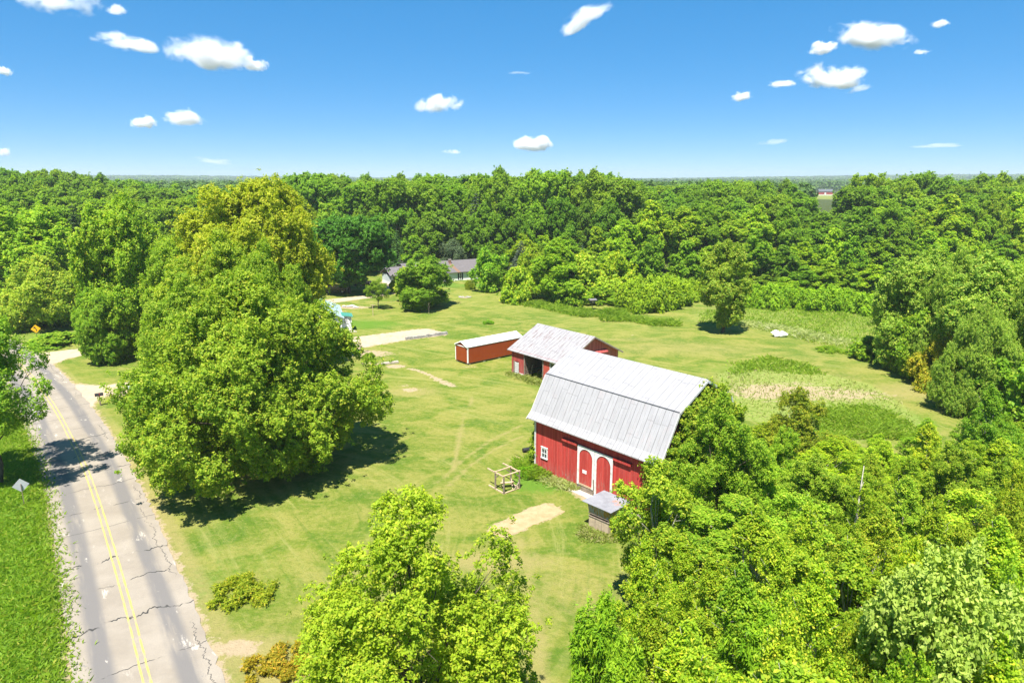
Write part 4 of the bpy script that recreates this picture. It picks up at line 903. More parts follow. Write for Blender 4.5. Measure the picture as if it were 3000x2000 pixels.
MB().beam((0, 0, 0), (0, 0, 1.1), .13).build('post', WOOD_GREY, o); MB().prism([(-.17, 1.12), (.17, 1.12), (.17, 1.3), (.1, 1.42), (-.1, 1.42), (-.17, 1.3)], -.4, .4).build('box_body', BLACKM, o); MB().box(.0, .04, -.20, -.172, 1.2, 1.45).build('flag', REDP, o)
# ------------------------------------------------------------------ far farm, field
fx, fy = G(1897, 449)
fb = empty('distant_barn', (fx, fy, 0), R(-12), 'distant red barn with grey roof at the edge of the far field', 'barn')
rw_ = plain('far_red', (.30, .05, .045), .1, .3)
m = MB(); m.box(-10, 9, 0, 9, 1.2, 5.5); m.prism([(0, 5.5), (9, 5.5), (4.5, 8.6)], -10, 9); m.build('wall', rw_, fb)
m = MB(); m.prism([(-.6, 5.35), (4.5, 8.7), (4.5, 9.0), (-.6, 5.6)], -10.5, 9.5); m.prism([(4.5, 8.7), (9.6, 5.35), (9.6, 5.6), (4.5, 9.0)], -10.5, 9.5); m.build('roof', plain('far_roof', (.09, .10, .11), .1, .3), fb)
MB().box(-10.1, 9.1, -.1, 0, 0, .9).build('foundation', WHITE, fb); MB().box(-2.2, 0, -.15, 0, 1.3, 4).build('door', WHITE, fb)
fw = empty('distant_house', (fx - 19, fy + 12, 0), R(-12), 'distant white farmhouse behind the far red barn', 'house')
MB().box(-6, 6, 0, 8, 0, 4.5).build('wall', WHITE, fw); m = MB(); m.prism([(-.5, 4.502), (8.5, 4.502), (4, 7.5)], -6.4, 6.4); m.build('roof', plain('pale_roof', (.5, .5, .5), .05, .3), fw); MB().box(-1, 1, -.05, 0, 1, 2.5).build('window', GLASS, fw)

# ------------------------------------------------------------------ tree prototypes
L_ = dict(up=.5)
proto('bigA', 'skirt', 19, 9.5, 1.6, 220, 1.45, 4.0, 21, .21, .33, seed=1, nl=40, twigs=2, r0=.42, lump=.32)
proto('bigB', 'dome', 18, 8, 1.2, 170, 1.4, 4.0, 21, .21, .33, seed=2, nl=34, twigs=2, r0=.4, lump=.3)
proto('gold', 'round', 21, 7.5, 3.5, 110, 1.7, 3.6, 20, .26, .38, mat=LEAF_GOLD, seed=3, nl=30, twigs=1, lump=.3)
proto('front', 'pyr', 13.8, 5.5, 3.0, 110, .85, 10, 19, .135, .20, mat=LEAF_GOLD, seed=14, nl=70, twigs=3, r0=.2, lump=.35, tipthr=.40, elong=1.15)
for k, (kd, h, r) in enumerate((('pyr', 8, 2.4), ('oval', 7.5, 2.3), ('column', 9, 2.0), ('pyr', 7, 2.8))):
    rg_ = np.random.default_rng(900 + k); ex = []
    for _ in range(7):
        a_, q_ = rg_.uniform(0, 6.28), rg_.uniform(0, .55) * r; zz = h * (1 - .35 * q_ / r) - .3
        ex += [(q_ * math.cos(a_), q_ * math.sin(a_), zz + .45 * j_, .34 - .07 * j_) for j_ in range(3)]
    proto('thk%d' % k, kd, h, r, .5, 52, .60, 16, 18, .115, .20, seed=20 + k, nl=26, twigs=2, lump=.42, bark=BARK if k == 1 else BARK_PALE, elong=1.1, extra=ex)
proto('airy', 'round', 13, 4.4, 4.6, 50, .9, 8, 15, .17, .28, seed=35, nl=34, twigs=2, lump=.4)
proto('poplar', 'column', 9.5, 1.9, 1.8, 34, .62, 15, 15, .15, .24, seed=30, nl=26, twigs=2, bark=BARK_PALE, lump=.4)
proto('paleleaf', 'round', 8.5, 3.0, .8, 40, .85, 11, 14, .18, .30, seed=31, nl=20, twigs=1, mat=leaf_mat('leaf_pale', (.19, .31, .03), (.46, .57, .10), (.52, .60, .16), .6))
FERN = leaf_mat('leaf_fern', (.12, .26, .010), (.31, .48, .022), (.42, .52, .03), .7)
proto('sumac', 'dome', 7.5, 2.8, 1.6, 34, .8, 8, 12, .34, .30, seed=32, mat=FERN, elong=2.4, droop=.5, up=1.1, nl=16)
proto('hedge', 'dome', 2.6, 2.3, .05, 22, .72, 8, 11, .44, .34, seed=33, mat=FERN, elong=1.9, droop=.35, up=1.0, nl=8)
proto('midA', 'round', 15, 4.6, .8, 60, 1.45, 5.5, 18, .28, .42, seed=41, nl=20, twigs=1, lump=.3)
proto('midB', 'oval', 17, 4.0, .6, 60, 1.3, 5.5, 18, .28, .40, seed=42, nl=20, twigs=1, lump=.3)
proto('lone', 'column', 15, 3.4, 1.6, 60, 1.0, 6.5, 17, .27, .38, seed=43, nl=20, twigs=1, lump=.25)
proto('dark', 'round', 18, 7.5, 3.4, 80, 1.7, 3.6, 16, .36, .45, mat=leaf_mat('leaf_deep', (.030, .120, .010), (.090, .260, .020), (.14, .30, .03), .4), seed=44, nl=24, lump=.25)
proto('spread', 'dome', 9, 4.6, .6, 46, 1.25, 5.5, 17, .26, .42, seed=45, nl=24, twigs=1, lump=.35)
for k, (kd, h, r, z0) in enumerate((('round', 22, 6.3, 4), ('oval', 22, 5.6, 3), ('dome', 21, 6.6, 5), ('round', 23, 5.6, 6))):
    proto('oak%d' % k, kd, h, r, z0, 110, 1.25, 2.1, 12, .50, .50, mat=LEAF_FAR, seed=50 + k, nl=12, lump=.34)
for k, (kd, h, r) in enumerate((('pyr', 12, 3.2), ('oval', 13, 3.0), ('dome', 10, 3.6))):
    proto('yng%d' % k, kd, h, r, .4, 52, .85, 3.6, 13, .38, .36, mat=LEAF, seed=60 + k, nl=10, lump=.32)
for k, (h, r) in enumerate(((16, 3.2), (15, 2.8))):
    proto('tall%d' % k, ('oval', 'column')[k], h, r, 1.0, 56, 1.0, 4.0, 13, .36, .40, seed=65 + k, nl=14, lump=.4, bark=BARK_PALE)
proto('bush0', 'dome', 4, 2.6, .05, 26, .85, 6, 13, .34, .36, seed=70, nl=6, lump=.35)
proto('bush1', 'round', 4.5, 2.3, .05, 24, .75, 6, 13, .30, .34, seed=71, nl=6, lump=.35)
spruce_proto('spruce', 17, 4.0, NEEDLE, 80)
spruce_proto('greyspruce', 16, 3.8, leaf_mat('needle_grey', (.055, .085, .045), (.15, .19, .115), (.2, .24, .13), .3, .12), 81)
WILLOW = leaf_mat('leaf_grey', (.07, .12, .06), (.20, .26, .15), (.28, .32, .2), .4)
proto('olive', 'dome', 7, 4.0, .2, 40, 1.1, 4.5, 14, .34, .45, mat=WILLOW, seed=82, nl=10, elong=1.7, lump=.3)
proto('weed', 'dome', .8, 1.5, .0, 26, .30, 30, 9, .20, .17, seed=83, nl=3, elong=2.2, up=.35, tipthr=.22, lump=.5)

# ------------------------------------------------------------------ trees one can tell apart
T = tree_px
T('bigA', 578, 1085, 620, 505, 'largest spreading maple in front, its shade falling on the lawn by the road', (.98, 1, 1), rz=.4, name='maple_tree', d=53)
T('bigB', 440, 1000, 640, 290, 'wide maple on the left side of the big clump overhanging the mailbox', (.88, .96, 1), rz=2.0, name='maple_tree', d=61)
T('bigB', 620, 1000, 560, 225, 'right-hand maple of the front clump with low dark boughs', (.92, 1, .95), rz=4.2, name='maple_tree', d=68)
T('bigB', 520, 1000, 540, 330, 'tall middle maple filling the heart of the front clump', (1.0, 1, .95), rz=1.2, name='maple_tree', d=70)
T('gold', 590, 870, 424, 285, 'tall golden-green maple rising at the back of the big clump', rz=.3, name='maple_tree', d=84)
T('bigB', 455, 870, 500, 290, 'broad green maple directly left of the golden one', (.92, 1, .9), rz=5, name='maple_tree', d=88)
T('gold', 660, 860, 500, 150, 'yellowish maple at the right shoulder of the golden one', (.85, .98, .9), rz=3, name='maple_tree', d=92)
T('midA', 270, 830, 470, 170, 'bright rounded maple above the mouth of the far gravel drive', (.95, 1.05, .9), rz=1, name='maple_tree', d=93)
T('midA', 225, 800, 672, 95, 'lower leafy maple boughs hanging over the far gravel drive', (.8, .98, .95), rz=2.2, name='maple_tree', d=88)
T('spread', 92, 770, 598, 185, 'pale airy drooping tree above the yellow curve sign', (1.15, 1.1, 1.3), rz=0, name='drooping_tree', d=112)
T('midA', 45, 720, 478, 215, 'large round bright green tree at the left edge of the picture', (.95, 1.1, .8), rz=3.3, name='round_tree', d=126)
T('spruce', 180, 700, 462, 115, 'dark spruce with drooping boughs left of the bright maple', (1.1, 1.1, .9), rz=0, name='spruce_tree', d=132)
T('bush0', 197, 735, 588, 55, 'small purple-leaved tree at the foot of the spruce', (1.7, .32, 1.6), name='purple_tree', d=120)
T('airy', -40, 1118, 748, 270, 'leafy tree leaning over the left road edge', (.80, .98, .9), rz=1.2, name='roadside_tree', d=51)
T('front', 940, 1900, 1138, 730, 'lime-yellow young maple rising at the bottom centre', (.86, 1.0, .9), rz=.8, name='young_maple', d=21.5)
T('dark', 798, 672, 500, 185, 'dark green round maple shading the black car', (1.5, 1.25, 1.2), rz=.3, name='maple_tree')
T('airy', 868, 709, 645, 52, 'small round-headed tree on a thin trunk near the clotheslines', (.8, .9, .8), name='small_tree')
T('midA', 972, 708, 598, 116, 'bushy rounded tree casting a dark shadow on the back lawn', (.75, .92, .85), name='rounded_tree', rz=.6)
T('bush0', 928, 672, 618, 56, 'light shrubby tree left of the bushy rounded tree', (1.1, 1.05, 1.0), name='small_tree')
T('bush1', 960, 690, 640, 90, 'pale shrub growing at the foot of the bushy rounded tree', (1.0, 1.0, 1.3), name='shrub', cat='shrub')
T('lone', 1667, 763, 548, 100, 'lone upright tree standing in the open back lawn', (1.0, 1.0, 1.35), name='lone_tree', rz=.2)
T('greyspruce', 1094, 600, 436, 92, 'tall grey-green spruce behind the ranch house roof', (.85, .95, .8), name='spruce_tree', d=187)
T('spruce', 1000, 600, 470, 70, 'dark spruce behind the left half of the ranch house', name='spruce_tree', d=190)
T('olive', 1042, 600, 550, 66, 'rounded grey-green tree behind the ranch roof', (.9, .95, .8), name='grey_tree', d=182)
T('spruce', 912, 612, 524, 60, 'green conical tree at the left end of the ranch house', (1.6, 1.9, 1.2), name='conical_tree', d=180)
T('yng0', 952, 612, 538, 62, 'leafy cone-shaped tree just behind the ranch roof left end', (.8, 1.0, .8), name='conical_tree', d=178)
T('bush1', 1128, 668, 585, 76, 'bright green bushy tree hiding the right end of the ranch house', (.85, 1.1, .85), name='bushy_tree')
T('greyspruce', 1197, 655, 550, 80, 'silvery feathery conifer between two bright green trees', (1.15, 1.1, 1.3), name='silver_tree', d=158)
T('midB', 1278, 690, 552, 116, 'tall bright green tree at the corner of the shrub border', (.95, 1.1, .75), name='bright_tree')
T('bush0', 1190, 690, 618, 84, 'yellow-green shrub between the two bright green trees', (1.1, 1.15, .8), name='shrub', cat='shrub')
T('bush1', 1215, 680, 585, 54, 'lime shrub tucked against the tall bright green tree', (1.2, 1.15, .9), name='shrub', cat='shrub', d=146)
T('bush0', 1345, 700, 590, 120, 'large-leaved lime shrub behind the bird feeder', (1.15, 1.15, 1.0), name='shrub', cat='shrub', d=138)
T('bush1', 1312, 708, 648, 76, 'low green shrub left of the bird feeder', (.95, 1.1, .8), name='shrub', cat='shrub', d=131)
T('bush0', 1415, 690, 588, 100, 'tall yellow-green shrub mass right of the bird feeder', (1.12, 1.12, .6), name='shrub', cat='shrub', d=142)
T('bush1', 1378, 700, 660, 74, 'round dark shrub just right of the bird feeder', (.85, 1.0, .8), name='shrub', cat='shrub', d=133)
T('yng1', 1497, 690, 540, 66, 'narrow dark green tree rising above the sumac mound', (.65, .85, .7), name='narrow_tree', d=150)
T('yng0', 1575, 690, 550, 80, 'broader tree behind the right end of the sumac mound', (.75, .95, .7), name='narrow_tree', d=152)
T('greyspruce', 1337, 640, 560, 34, 'small blue-grey cedar deep in the shrub border', (.9, 1.0, 1.1), name='cedar_tree', d=168)
for i, (x, y, w, h) in enumerate(((1445, 712, 62, 655), (1475, 716, 60, 662), (1505, 716, 64, 655), (1535, 708, 66, 650), (1565, 700, 62, 652), (1590, 690, 50, 650), (1460, 696, 64, 645), (1500, 694, 66, 642), (1540, 690, 64, 640))):
    T('hedge', x, y, h, w, '%s sumac from the left in the rounded sumac mound' % ordinal(i + 1), (1.2, 1.08, .8), name='sumac_shrub', cat='sumac', group='sumacs of the rounded mound')
xs = [1738, 1772, 1808, 1842, 1878, 1912, 1950, 1988, 2024, 2052]
for i, x in enumerate(xs):
    yb = 703 + (x - 1720) * .055 + 3 * math.sin(i * 2); T('hedge', x, yb, yb - 44 - 5 * math.sin(i * 1.7), 58, '%s sumac from the left along the back meadow edge' % ordinal(i + 1), (1.1, 1.12, .8), name='sumac_shrub', cat='sumac', group='sumacs along the meadow edge', rz=i)
for i, (x, yb, tp, w) in enumerate(((2095, 845, 592, 150), (2190, 850, 575, 180), (2300, 890, 600, 190), (2400, 930, 590, 200), (2250, 905, 690, 150))):
    T(('midA', 'bigB', 'midA', 'bigB', 'bigB')[i], x, yb, tp, w, '%s tree from the left in the pale leafy clump at the right edge' % ordinal(i + 1), (1.02, 1.08, 1.9), name='pale_tree', group='pale clump at the right edge', rz=i * 1.3, d=(86, 80, 74, 70, 68)[i])
T('spread', 2190, 870, 745, 130, 'orange-tinged shrub in front of the pale leafy clump', (1.35, .98, .9), name='shrub', cat='shrub', d=76)
T('bush1', 2110, 850, 735, 110, 'green shrub at the left foot of the pale leafy clump', (.9, 1, .9), name='shrub', cat='shrub', d=82)
T('bush1', 2310, 935, 820, 150, 'dark green shrub at the right foot of the pale leafy clump', (.75, .95, .8), name='shrub', cat='shrub', d=66)
T('bush0', 1995, 825, 775, 76, 'low round shrub at the edge of the curving mown track', (.8, .95, .7), name='shrub', cat='shrub', d=91)
plant('weed', *G(1912, 806), 0.5, 1.9, ', 1912, 818, 792, 64, ', 'weeds', tint=(.9, 1, .8), name='weed_clump')
plant('weed', *G(1122, 744), 0.55, 0.85, ', 1122, 748, 736, 20, ', 'grass tuft', tint=(.8, 1.1, .5), name='grass_tuft')
plant('weed', *G(1078, 664), 1.6, 1.2, ', 1078, 664, 642, 26, ', 'weeds', tint=(1.0, .9, .8), name='weed_clump')
plant('weed', *G(562, 1365), 0.75, 1.65, ', 562, 1388, 1325, 98, ', 'weeds', tint=(1.2, 1.0, .9), name='weed_clump')
plant('weed', *G(848, 826), 0.8, 0.9, ', 848, 828, 806, 26, ', 'weeds', tint=(.9, 1.0, 1.0), name='weed_clump')
plant('weed', *G(640, 1535), 0.6, 1.5, ', 640, 1560, 1500, 60, ', 'weeds', tint=(1.4, .8, .8), name='weed_clump')
plant('weed', *G(1207, 1090), 0.6, 0.9, ', 1212, 1090, 1062, 60, ', 'weeds', tint=(.8, 1.1, .6), name='weed_clump')
plant('weed', *G(1255, 866), 0.7, 1.3, ', 1255, 866, 840, 56, ', 'weeds', tint=(1.2, 1.0, .8), name='weed_clump')
T('bush0', 130, 810, 765, 110, 'low bushes below the drooping tree by the curve sign', (.9, 1.05, .9), name='shrub', cat='shrub', d=99)
# near thicket by the barn
T('poplar', 1500, 1430, 1055, 170, 'slender young poplar in front of the right end of the barn', (1.05, 1.05, .9), name='poplar_tree', d=34, rz=.5)
T('thk1', 1650, 1230, 935, 190, 'dense tree filled with shade against the ivy-covered gable', (.82, .95, .8), name='thicket_tree', d=43.5, rz=.3)
T('thk3', 1832, 1100, 905, 200, 'olive-brown topped tree behind the ivy-covered gable', (.92, .82, .7), name='thicket_tree', d=54, rz=2)
T('thk0', 2262, 1150, 908, 150, 'dark pointed young tree rising at the right rear of the thicket', (.7, .92, .8), name='thicket_tree', d=50, rz=3)
T('sumac', 1378, 1600, 1372, 170, 'bright fern-leaved tree at the left foot of the thicket', (1, 1.05, .9), name='fern_leaved_tree', d=22.5)
T('sumac', 1440, 1700, 1490, 190, 'second fern-leaved tree at the bottom edge left of the thicket', (1.05, 1.05, .9), name='fern_leaved_tree', d=19)
T('sumac', 1730, 1500, 1395, 190, 'fern-leaved treetop showing in the middle of the near thicket', (1.05, 1.1, .9), name='fern_leaved_tree', d=22)
T('paleleaf', 2150, 1700, 1325, 340, 'tree with large pale green lobed leaves at the bottom right', name='pale_leaved_tree', d=19.5, rz=1)
o = empty('dead_tree', (Xat(1972, 37, 6), 37, 0), .3, 'bare pale dead trunk sticking out of the near thicket', 'dead tree')
zt = ztop(37, 1072); m = MB(); m.tube([(0, 0, 0), (.05, 0, zt * .5), (.25, .1, zt)], [.10, .07, .02], 7)
for a, b, c in ((.55, 1.1, .9), (.45, -.9, 1.2), (.65, -.5, .8), (.62, .9, 1.4), (.8, .4, .5)): m.tube([(.05, 0, zt * a), (b, b * .3, zt * a + c)], [.035, .012], 4)
m.build('trunk', BARK_PALE, o, True)
def interp(prof_, x): return float(np.interp(x, [p[0] for p in prof_], [p[1] for p in prof_]))
def row(keys, d, x0, x1, step, prof_, w, label, grp, name, seed, tints, jy=8, jd=2.5, cat='tree', skip=()):
    rng = np.random.default_rng(seed); xs = []; x = x0
    while x < x1: xs.append(x + rng.uniform(-.2, .2) * step); x += step
    i = 0
    for x in xs:
        if any(a < x < b for a, b in skip): continue
        i += 1; tn = np.array(tints[rng.integers(len(tints))]) * rng.uniform(.82, 1.12) * np.array([rng.uniform(.9, 1.06), 1, rng.uniform(.85, 1.1)])
        T(keys[rng.integers(len(keys))], x, 0, interp(prof_, x) + rng.uniform(-jy, jy), w * rng.uniform(.88, 1.15), label % ordinal(i), tuple(tn), d=d + rng.uniform(-jd, jd), group=grp, name=name, cat=cat)
TK = ['thk0', 'thk1', 'thk2', 'thk3']; tt = [(1.12, 1.14, .9), (1.2, 1.18, .9), (1.0, 1.12, .85), (1.22, 1.16, .8), (1.08, 1.16, 1.1)]
for j, (d, x0, x1, st, pf, w) in enumerate((
    (54, 1745, 2510, 92, [(1700, 945), (1740, 955), (1900, 985), (2000, 985), (2150, 1000), (2352, 960)], 128),
    (48, 1710, 2530, 100, [(1700, 985), (1900, 1010), (2352, 1015)], 145),
    (42.5, 1745, 2530, 112, [(1600, 1060), (1900, 1050), (2352, 1060)], 160),
    (37, 1700, 2550, 128, [(1640, 1180), (1800, 1110), (2352, 1110)], 180),
    (32, 1560, 2570, 145, [(1480, 1290), (1640, 1290), (1750, 1190), (2352, 1180)], 205),
    (27.5, 1455, 2590, 160, [(1400, 1280), (1600, 1300), (1800, 1270), (2352, 1255)], 230),
    (23.5, 1520, 2610, 180, [(1330, 1420), (1600, 1370), (2352, 1340)], 255),
    (20, 1560, 2630, 200, [(1330, 1490), (2352, 1430)], 285),
    (16.8, 1560, 2650, 230, [(1330, 1560), (2352, 1530)], 320))):
    row(TK + (['poplar'] if d < 40 else []), d, x0, x1, st, pf, w, '%%s tree from the left in the %s row of the near thicket beside the barn' % ordinal(j + 1), 'trees of the near thicket', 'thicket_tree', 300 + j, tt, 26, 1.6)
# back wood, rows from the skyline forwards
OK = ['oak0', 'oak1', 'oak2', 'oak3']; YK = ['yng0', 'yng1', 'yng2']
gd = [(.86, .98, .85), (.72, .88, .75), (1.05, 1.08, .8), (.95, 1.04, .95), (.80, .92, .80)]; gb = [(1.08, 1.14, .75), (.98, 1.1, .8), (1.15, 1.18, .75), (.82, .98, .75), (.72, .90, .7)]; gy = [(1.05, 1.05, .8), (1.25, 1.1, .7), (.8, .92, .8), (.95, 1.05, 1.0)]
A_ = [(-40, 392), (60, 389), (150, 394), (230, 408), (380, 424), (560, 430), (640, 415), (700, 406), (860, 412), (1060, 406), (1400, 410), (1530, 432), (1650, 414), (1800, 418), (1850, 430), (1866, 474), (1926, 476), (1945, 414), (2352, 408)]
B_ = [(-40, 402), (150, 412), (230, 424), (400, 432), (560, 434), (640, 416), (700, 404), (860, 408), (1060, 404), (1150, 396), (1400, 402), (1460, 425), (1530, 442), (1650, 420), (1845, 425), (1864, 478), (1926, 480), (1948, 404), (2050, 402), (2160, 402), (2352, 406)]
C_ = [(-40, 405), (200, 425), (400, 446), (560, 442), (640, 412), (700, 401), (860, 408), (960, 412), (1060, 404), (1150, 393), (1400, 400), (1450, 425), (1530, 458), (1650, 440), (1845, 450), (1868, 484), (1925, 484), (1950, 425), (2352, 425)]
D_ = [(-40, 420), (200, 452), (400, 462), (600, 442), (700, 410), (880, 414), (1000, 422), (1080, 408), (1150, 397), (1300, 394), (1420, 406), (1470, 462), (1650, 466), (1800, 476), (1860, 496), (1930, 496), (1950, 470), (2352, 445)]
row(OK, 290, -160, 2540, 56, A_, 82, '%s treetop from the left in the skyline row of the back wood', 'skyline row of the back wood', 'wood_tree', 401, gd, 5, 10, skip=((1838, 1950),))
row(OK, 255, -160, 2540, 60, B_, 88, '%s treetop from the left in the second row of the back wood', 'second row of the back wood', 'wood_tree', 402, gd, 7, 8, skip=((1838, 1952),))
row(OK, 225, -150, 2540, 62, C_, 96, '%s tree from the left in the third row of the back wood', 'third row of the back wood', 'wood_tree', 403, gd + gb[:1], 8, 6, skip=((1842, 1946),))
row(OK, 200, -150, 2540, 66, D_, 104, '%s tree from the left in the fourth row of the back wood', 'fourth row of the back wood', 'wood_tree', 404, gd, 8, 5)
row(OK + YK, 172, -150, 870, 70, [(-40, 450), (100, 470), (300, 482), (450, 480), (620, 470), (700, 470), (820, 480), (880, 520)], 90, '%s tree from the left in the wood front behind the big maples', 'left wood front', 'wood_tree', 405, gy, 10, 5)
row(OK, 186, 860, 1460, 60, [(860, 500), (960, 480), (1100, 470), (1300, 455), (1460, 470)], 84, '%s dark tree from the left in the wood front behind the ranch house', 'wood front behind the ranch house', 'wood_tree', 406, [(.7, .88, .8), (.8, .95, .85)], 12, 4)
row(['oak1', 'midB', 'tall0', 'tall1'], 178, 1440, 2440, 60, [(1150, 530), (1400, 515), (1480, 478), (1600, 470), (1800, 482), (1860, 505), (1930, 500), (2100, 465), (2352, 452)], 84, '%s tall tree from the left in the upper right wood edge', 'upper right wood edge', 'wood_tree', 407, gb, 20, 3)
row(YK + ['tall0'], 170, 1150, 1440, 52, [(1150, 545), (1250, 530), (1440, 520)], 70, '%s tree from the left in the bank above the shrub border', 'bank above the shrub border', 'young_tree', 413, gb, 14, 3)
row(['tall0', 'tall1', 'yng0', 'yng1'], 157, 1340, 2450, 56, [(1340, 590), (1450, 575), (1600, 560), (1750, 545), (1900, 540), (2100, 528), (2352, 515)], 68, '%s young tree from the left in the middle right wood edge', 'middle right wood edge', 'young_tree', 408, gb, 22, 3, skip=((1480, 1515),))
row(['yng0', 'yng1', 'yng2', 'tall1'], 143, 1700, 2450, 50, [(1700, 632), (1850, 612), (2000, 600), (2352, 590)], 62, '%s low young tree from the left behind the back meadow sumacs', 'trees behind the meadow sumacs', 'young_tree', 410, gb, 20, 2)
row(['yng1', 'yng2', 'bush0'], 150, 130, 700, 66, [(100, 600), (700, 600)], 80, '%s small tree from the left in the undergrowth behind the big maples', 'undergrowth behind the big maples', 'young_tree', 411, gy, 14, 4)
row(['bush0', 'bush1'], 157, 1215, 1480, 46, [(1215, 610), (1480, 600)], 66, '%s shrub from the left in the back of the shrub border', 'back of the shrub border', 'shrub', 412, [(1.1, 1.15, .8), (1.0, 1.05, .9), (1.15, 1.12, .7)], 10, 3, 'shrub')
o = empty('dead_sapling', (*G(985, 722), 0), 0, 'thin leafless grey sapling on the lawn near the bushy tree', 'sapling')
m = MB(); m.tube([(0, 0, 0), (.05, 0, 2.2)], [.03, .01], 4)
for k_ in range(9): a_ = k_ * 2.4; m.tube([(.02, 0, .7 + k_ * .15), (.5 * math.cos(a_), .5 * math.sin(a_), 1.3 + k_ * .14)], [.012, .006], 3)
m.build('trunk', WOOD_GREY, o)
# far conifers by the distant farm
for i, (dx, h, w_) in enumerate(((-52, 19, 9), (-40, 17, 14), (-30, 18, 13), (-20, 21, 8))):
    plant('spruce' if i in (0, 3) else 'dark', fx + dx, fy + 16 - i * 3, h, w_ / 1.6, '%s dark tree from the left beside the distant farm' % ordinal(i + 1), group='trees beside the distant farm', tint=(.6, .7, 1.0), name='far_tree')

# ------------------------------------------------------------------ ivy on the barn
def ivy(name, parent_pts, label, seed, ls=.16, tint=(1, 1, 1)):
    rng = np.random.default_rng(seed); P, lv, tp = leaves(rng, np.array(parent_pts), np.array([0, 0, 3.]), 10, 17, ls, .22, up=.35, inner=.05, elong=1.0, flat=1)
    # to world
    c, s = math.cos(-.8417), math.sin(-.8417); o = empty(name, (1.909, 53.887, 0), -.8417, label, 'climbing vine'); me = quads_mesh('foliage', P, LEAF, lv, tp)
    ob = link('foliage', me, o); ob.color = (*tint, 1); return o
rng = np.random.default_rng(11); pts = []
for _ in range(210):
    y = rng.uniform(-.1, BW + .3); z = rng.uniform(.2, 9.2); yy = min(y, BW - y)
    lim = 5.1 + (yy / kn) * 2.9 if yy < kn else kz + (yy - kn) / (BW / 2 - kn) * 1.7
    if z < lim - .35: pts.append((BL + .18 + rng.uniform(0, .45) * (1 if z < 7 else .5), y, z, rng.uniform(.3, .62)))
for q in ((BL - .35, -.2, 3.9, .3), (BL - .75, -.22, 4.2, .28), (BL - 1.1, -.22, 4.1, .28), (BL - .9, -.2, 3.6, .3), (BL - .5, -.22, 3.3, .33), (BL - .1, -.2, 2.8, .4), (BL - .4, -.22, 2.5, .4), (BL - .9, -.25, 2.1, .35)): pts.append(q)
v1 = ivy('climbing_vine', pts, 'thick green vine covering the right gable of the big barn', 12)
pts = [(-.22 - rng.uniform(0, .28), rng.uniform(.1, 3.2), rng.uniform(.1, 5.0), rng.uniform(.28, .48)) for _ in range(40)]
ivy('climbing_vine', pts, 'narrow vine climbing the left end of the big barn', 13, tint=(.9, .95, .8))

# ------------------------------------------------------------------ grasses and ground cover
def blades(name, poly, n_, h, mat, label, width=.05, seed=0, world=False, bend=.75):
    rng = np.random.default_rng(seed); pl_ = np.array(poly, float) if world else Gs(poly); lo, hi = pl_.min(0), pl_.max(0); P = rng.uniform(lo, hi, (n_ * 4, 2)); P = P[poly_dist(P, pl_) < 1.2 * rng.random(len(P)) ** 2 * (1 if width > .03 else 0) - 1.0 * rng.random(len(P))][:n_]; k = len(P)
    dens = np.sin(P[:, 0] * .9 + 1) * np.cos(P[:, 1] * .7) * .25 + np.sin(P[:, 0] * .31) * np.sin(P[:, 1] * .23 + 2) * .3; H_ = h * rng.uniform(.5, 1.25, k) * (1 + dens); a = rng.uniform(0, 6.283, k)
    w = width * rng.uniform(.6, 1.5, k); dx, dy = np.cos(a), np.sin(a); b = np.column_stack([P, np.zeros(k)]); t_ = np.stack([dx, dy, np.zeros(k)], 1)
    ln = np.column_stack([rng.normal(size=k), rng.normal(size=k), np.zeros(k)]) * (H_ * bend)[:, None]; m1 = b + ln * .35; m1[:, 2] = H_ * .6; tp_ = b + ln; tp_[:, 2] = H_
    Q = np.stack([b - t_ * w[:, None] * .3, b + t_ * w[:, None] * .3, tp_, m1 - t_ * w[:, None]], 1)
    me = quads_mesh(name, Q, mat, .5 + rng.normal(size=k) * .25, (rng.random(k) < .12) * rng.uniform(.3, 1, k)); return tag(link(name, me), label, 'grass', kind='stuff')
GRASSM = leaf_mat('blade_green', (.15, .27, .014), (.30, .43, .03), (.46, .46, .10), .8, .5)
GRASSP = leaf_mat('blade_pale', (.32, .40, .09), (.52, .54, .22), (.70, .66, .45), .8, .45)
WEEDM = leaf_mat('blade_weed', (.20, .28, .04), (.36, .38, .10), (.50, .40, .24), .8, .45)
blades('tall_grass', [(-80, 1620), (172, 1620), (142, 1354), (114, 1164), (94, 1089), (74, 1014), (40, 960), (-80, 960)], 60000, .22, GRASSM, 'lush uncut grass in the ditch left of the road', .06, 1)
blades('ditch_weeds', [(-80, 1620), (95, 1620), (80, 1420), (70, 1250), (40, 1120), (-80, 1120)], 34000, .30, leaf_mat('blade_broad', (.13, .27, .012), (.27, .42, .025), (.44, .44, .06), .9, .5), 'taller leafy weeds in the ditch left of the road', .09, 2)
blades('meadow_grass', [(1715, 700), (2030, 728), (2015, 800), (1900, 798), (1720, 748), (1600, 742), (1620, 716)], 9000, .38, GRASSM, 'uncut green grass of the back meadow', .08, 3)
blades('meadow_grass', [(1700, 738), (1760, 744), (1850, 762), (1940, 782), (1990, 792), (1985, 799), (1900, 792), (1800, 768), (1700, 748)], 3500, .5, GRASSP, 'pale seeding band of grass across the back meadow', .08, 23)
blades('meadow_weeds', [(1650, 862), (1730, 838), (1860, 852), (2000, 885), (2080, 935), (2130, 1000), (1900, 1020), (1710, 950)], 3500, .28, WEEDM, 'dry weeds round the bare patch right of the barn', .07, 4)
blades('meadow_weeds', [(1690, 836), (1760, 822), (1850, 836), (1900, 862), (1850, 862), (1740, 850), (1680, 860)], 2500, .42, GRASSM, 'green tall weeds at the rear edge of the bare patch', .09, 5)
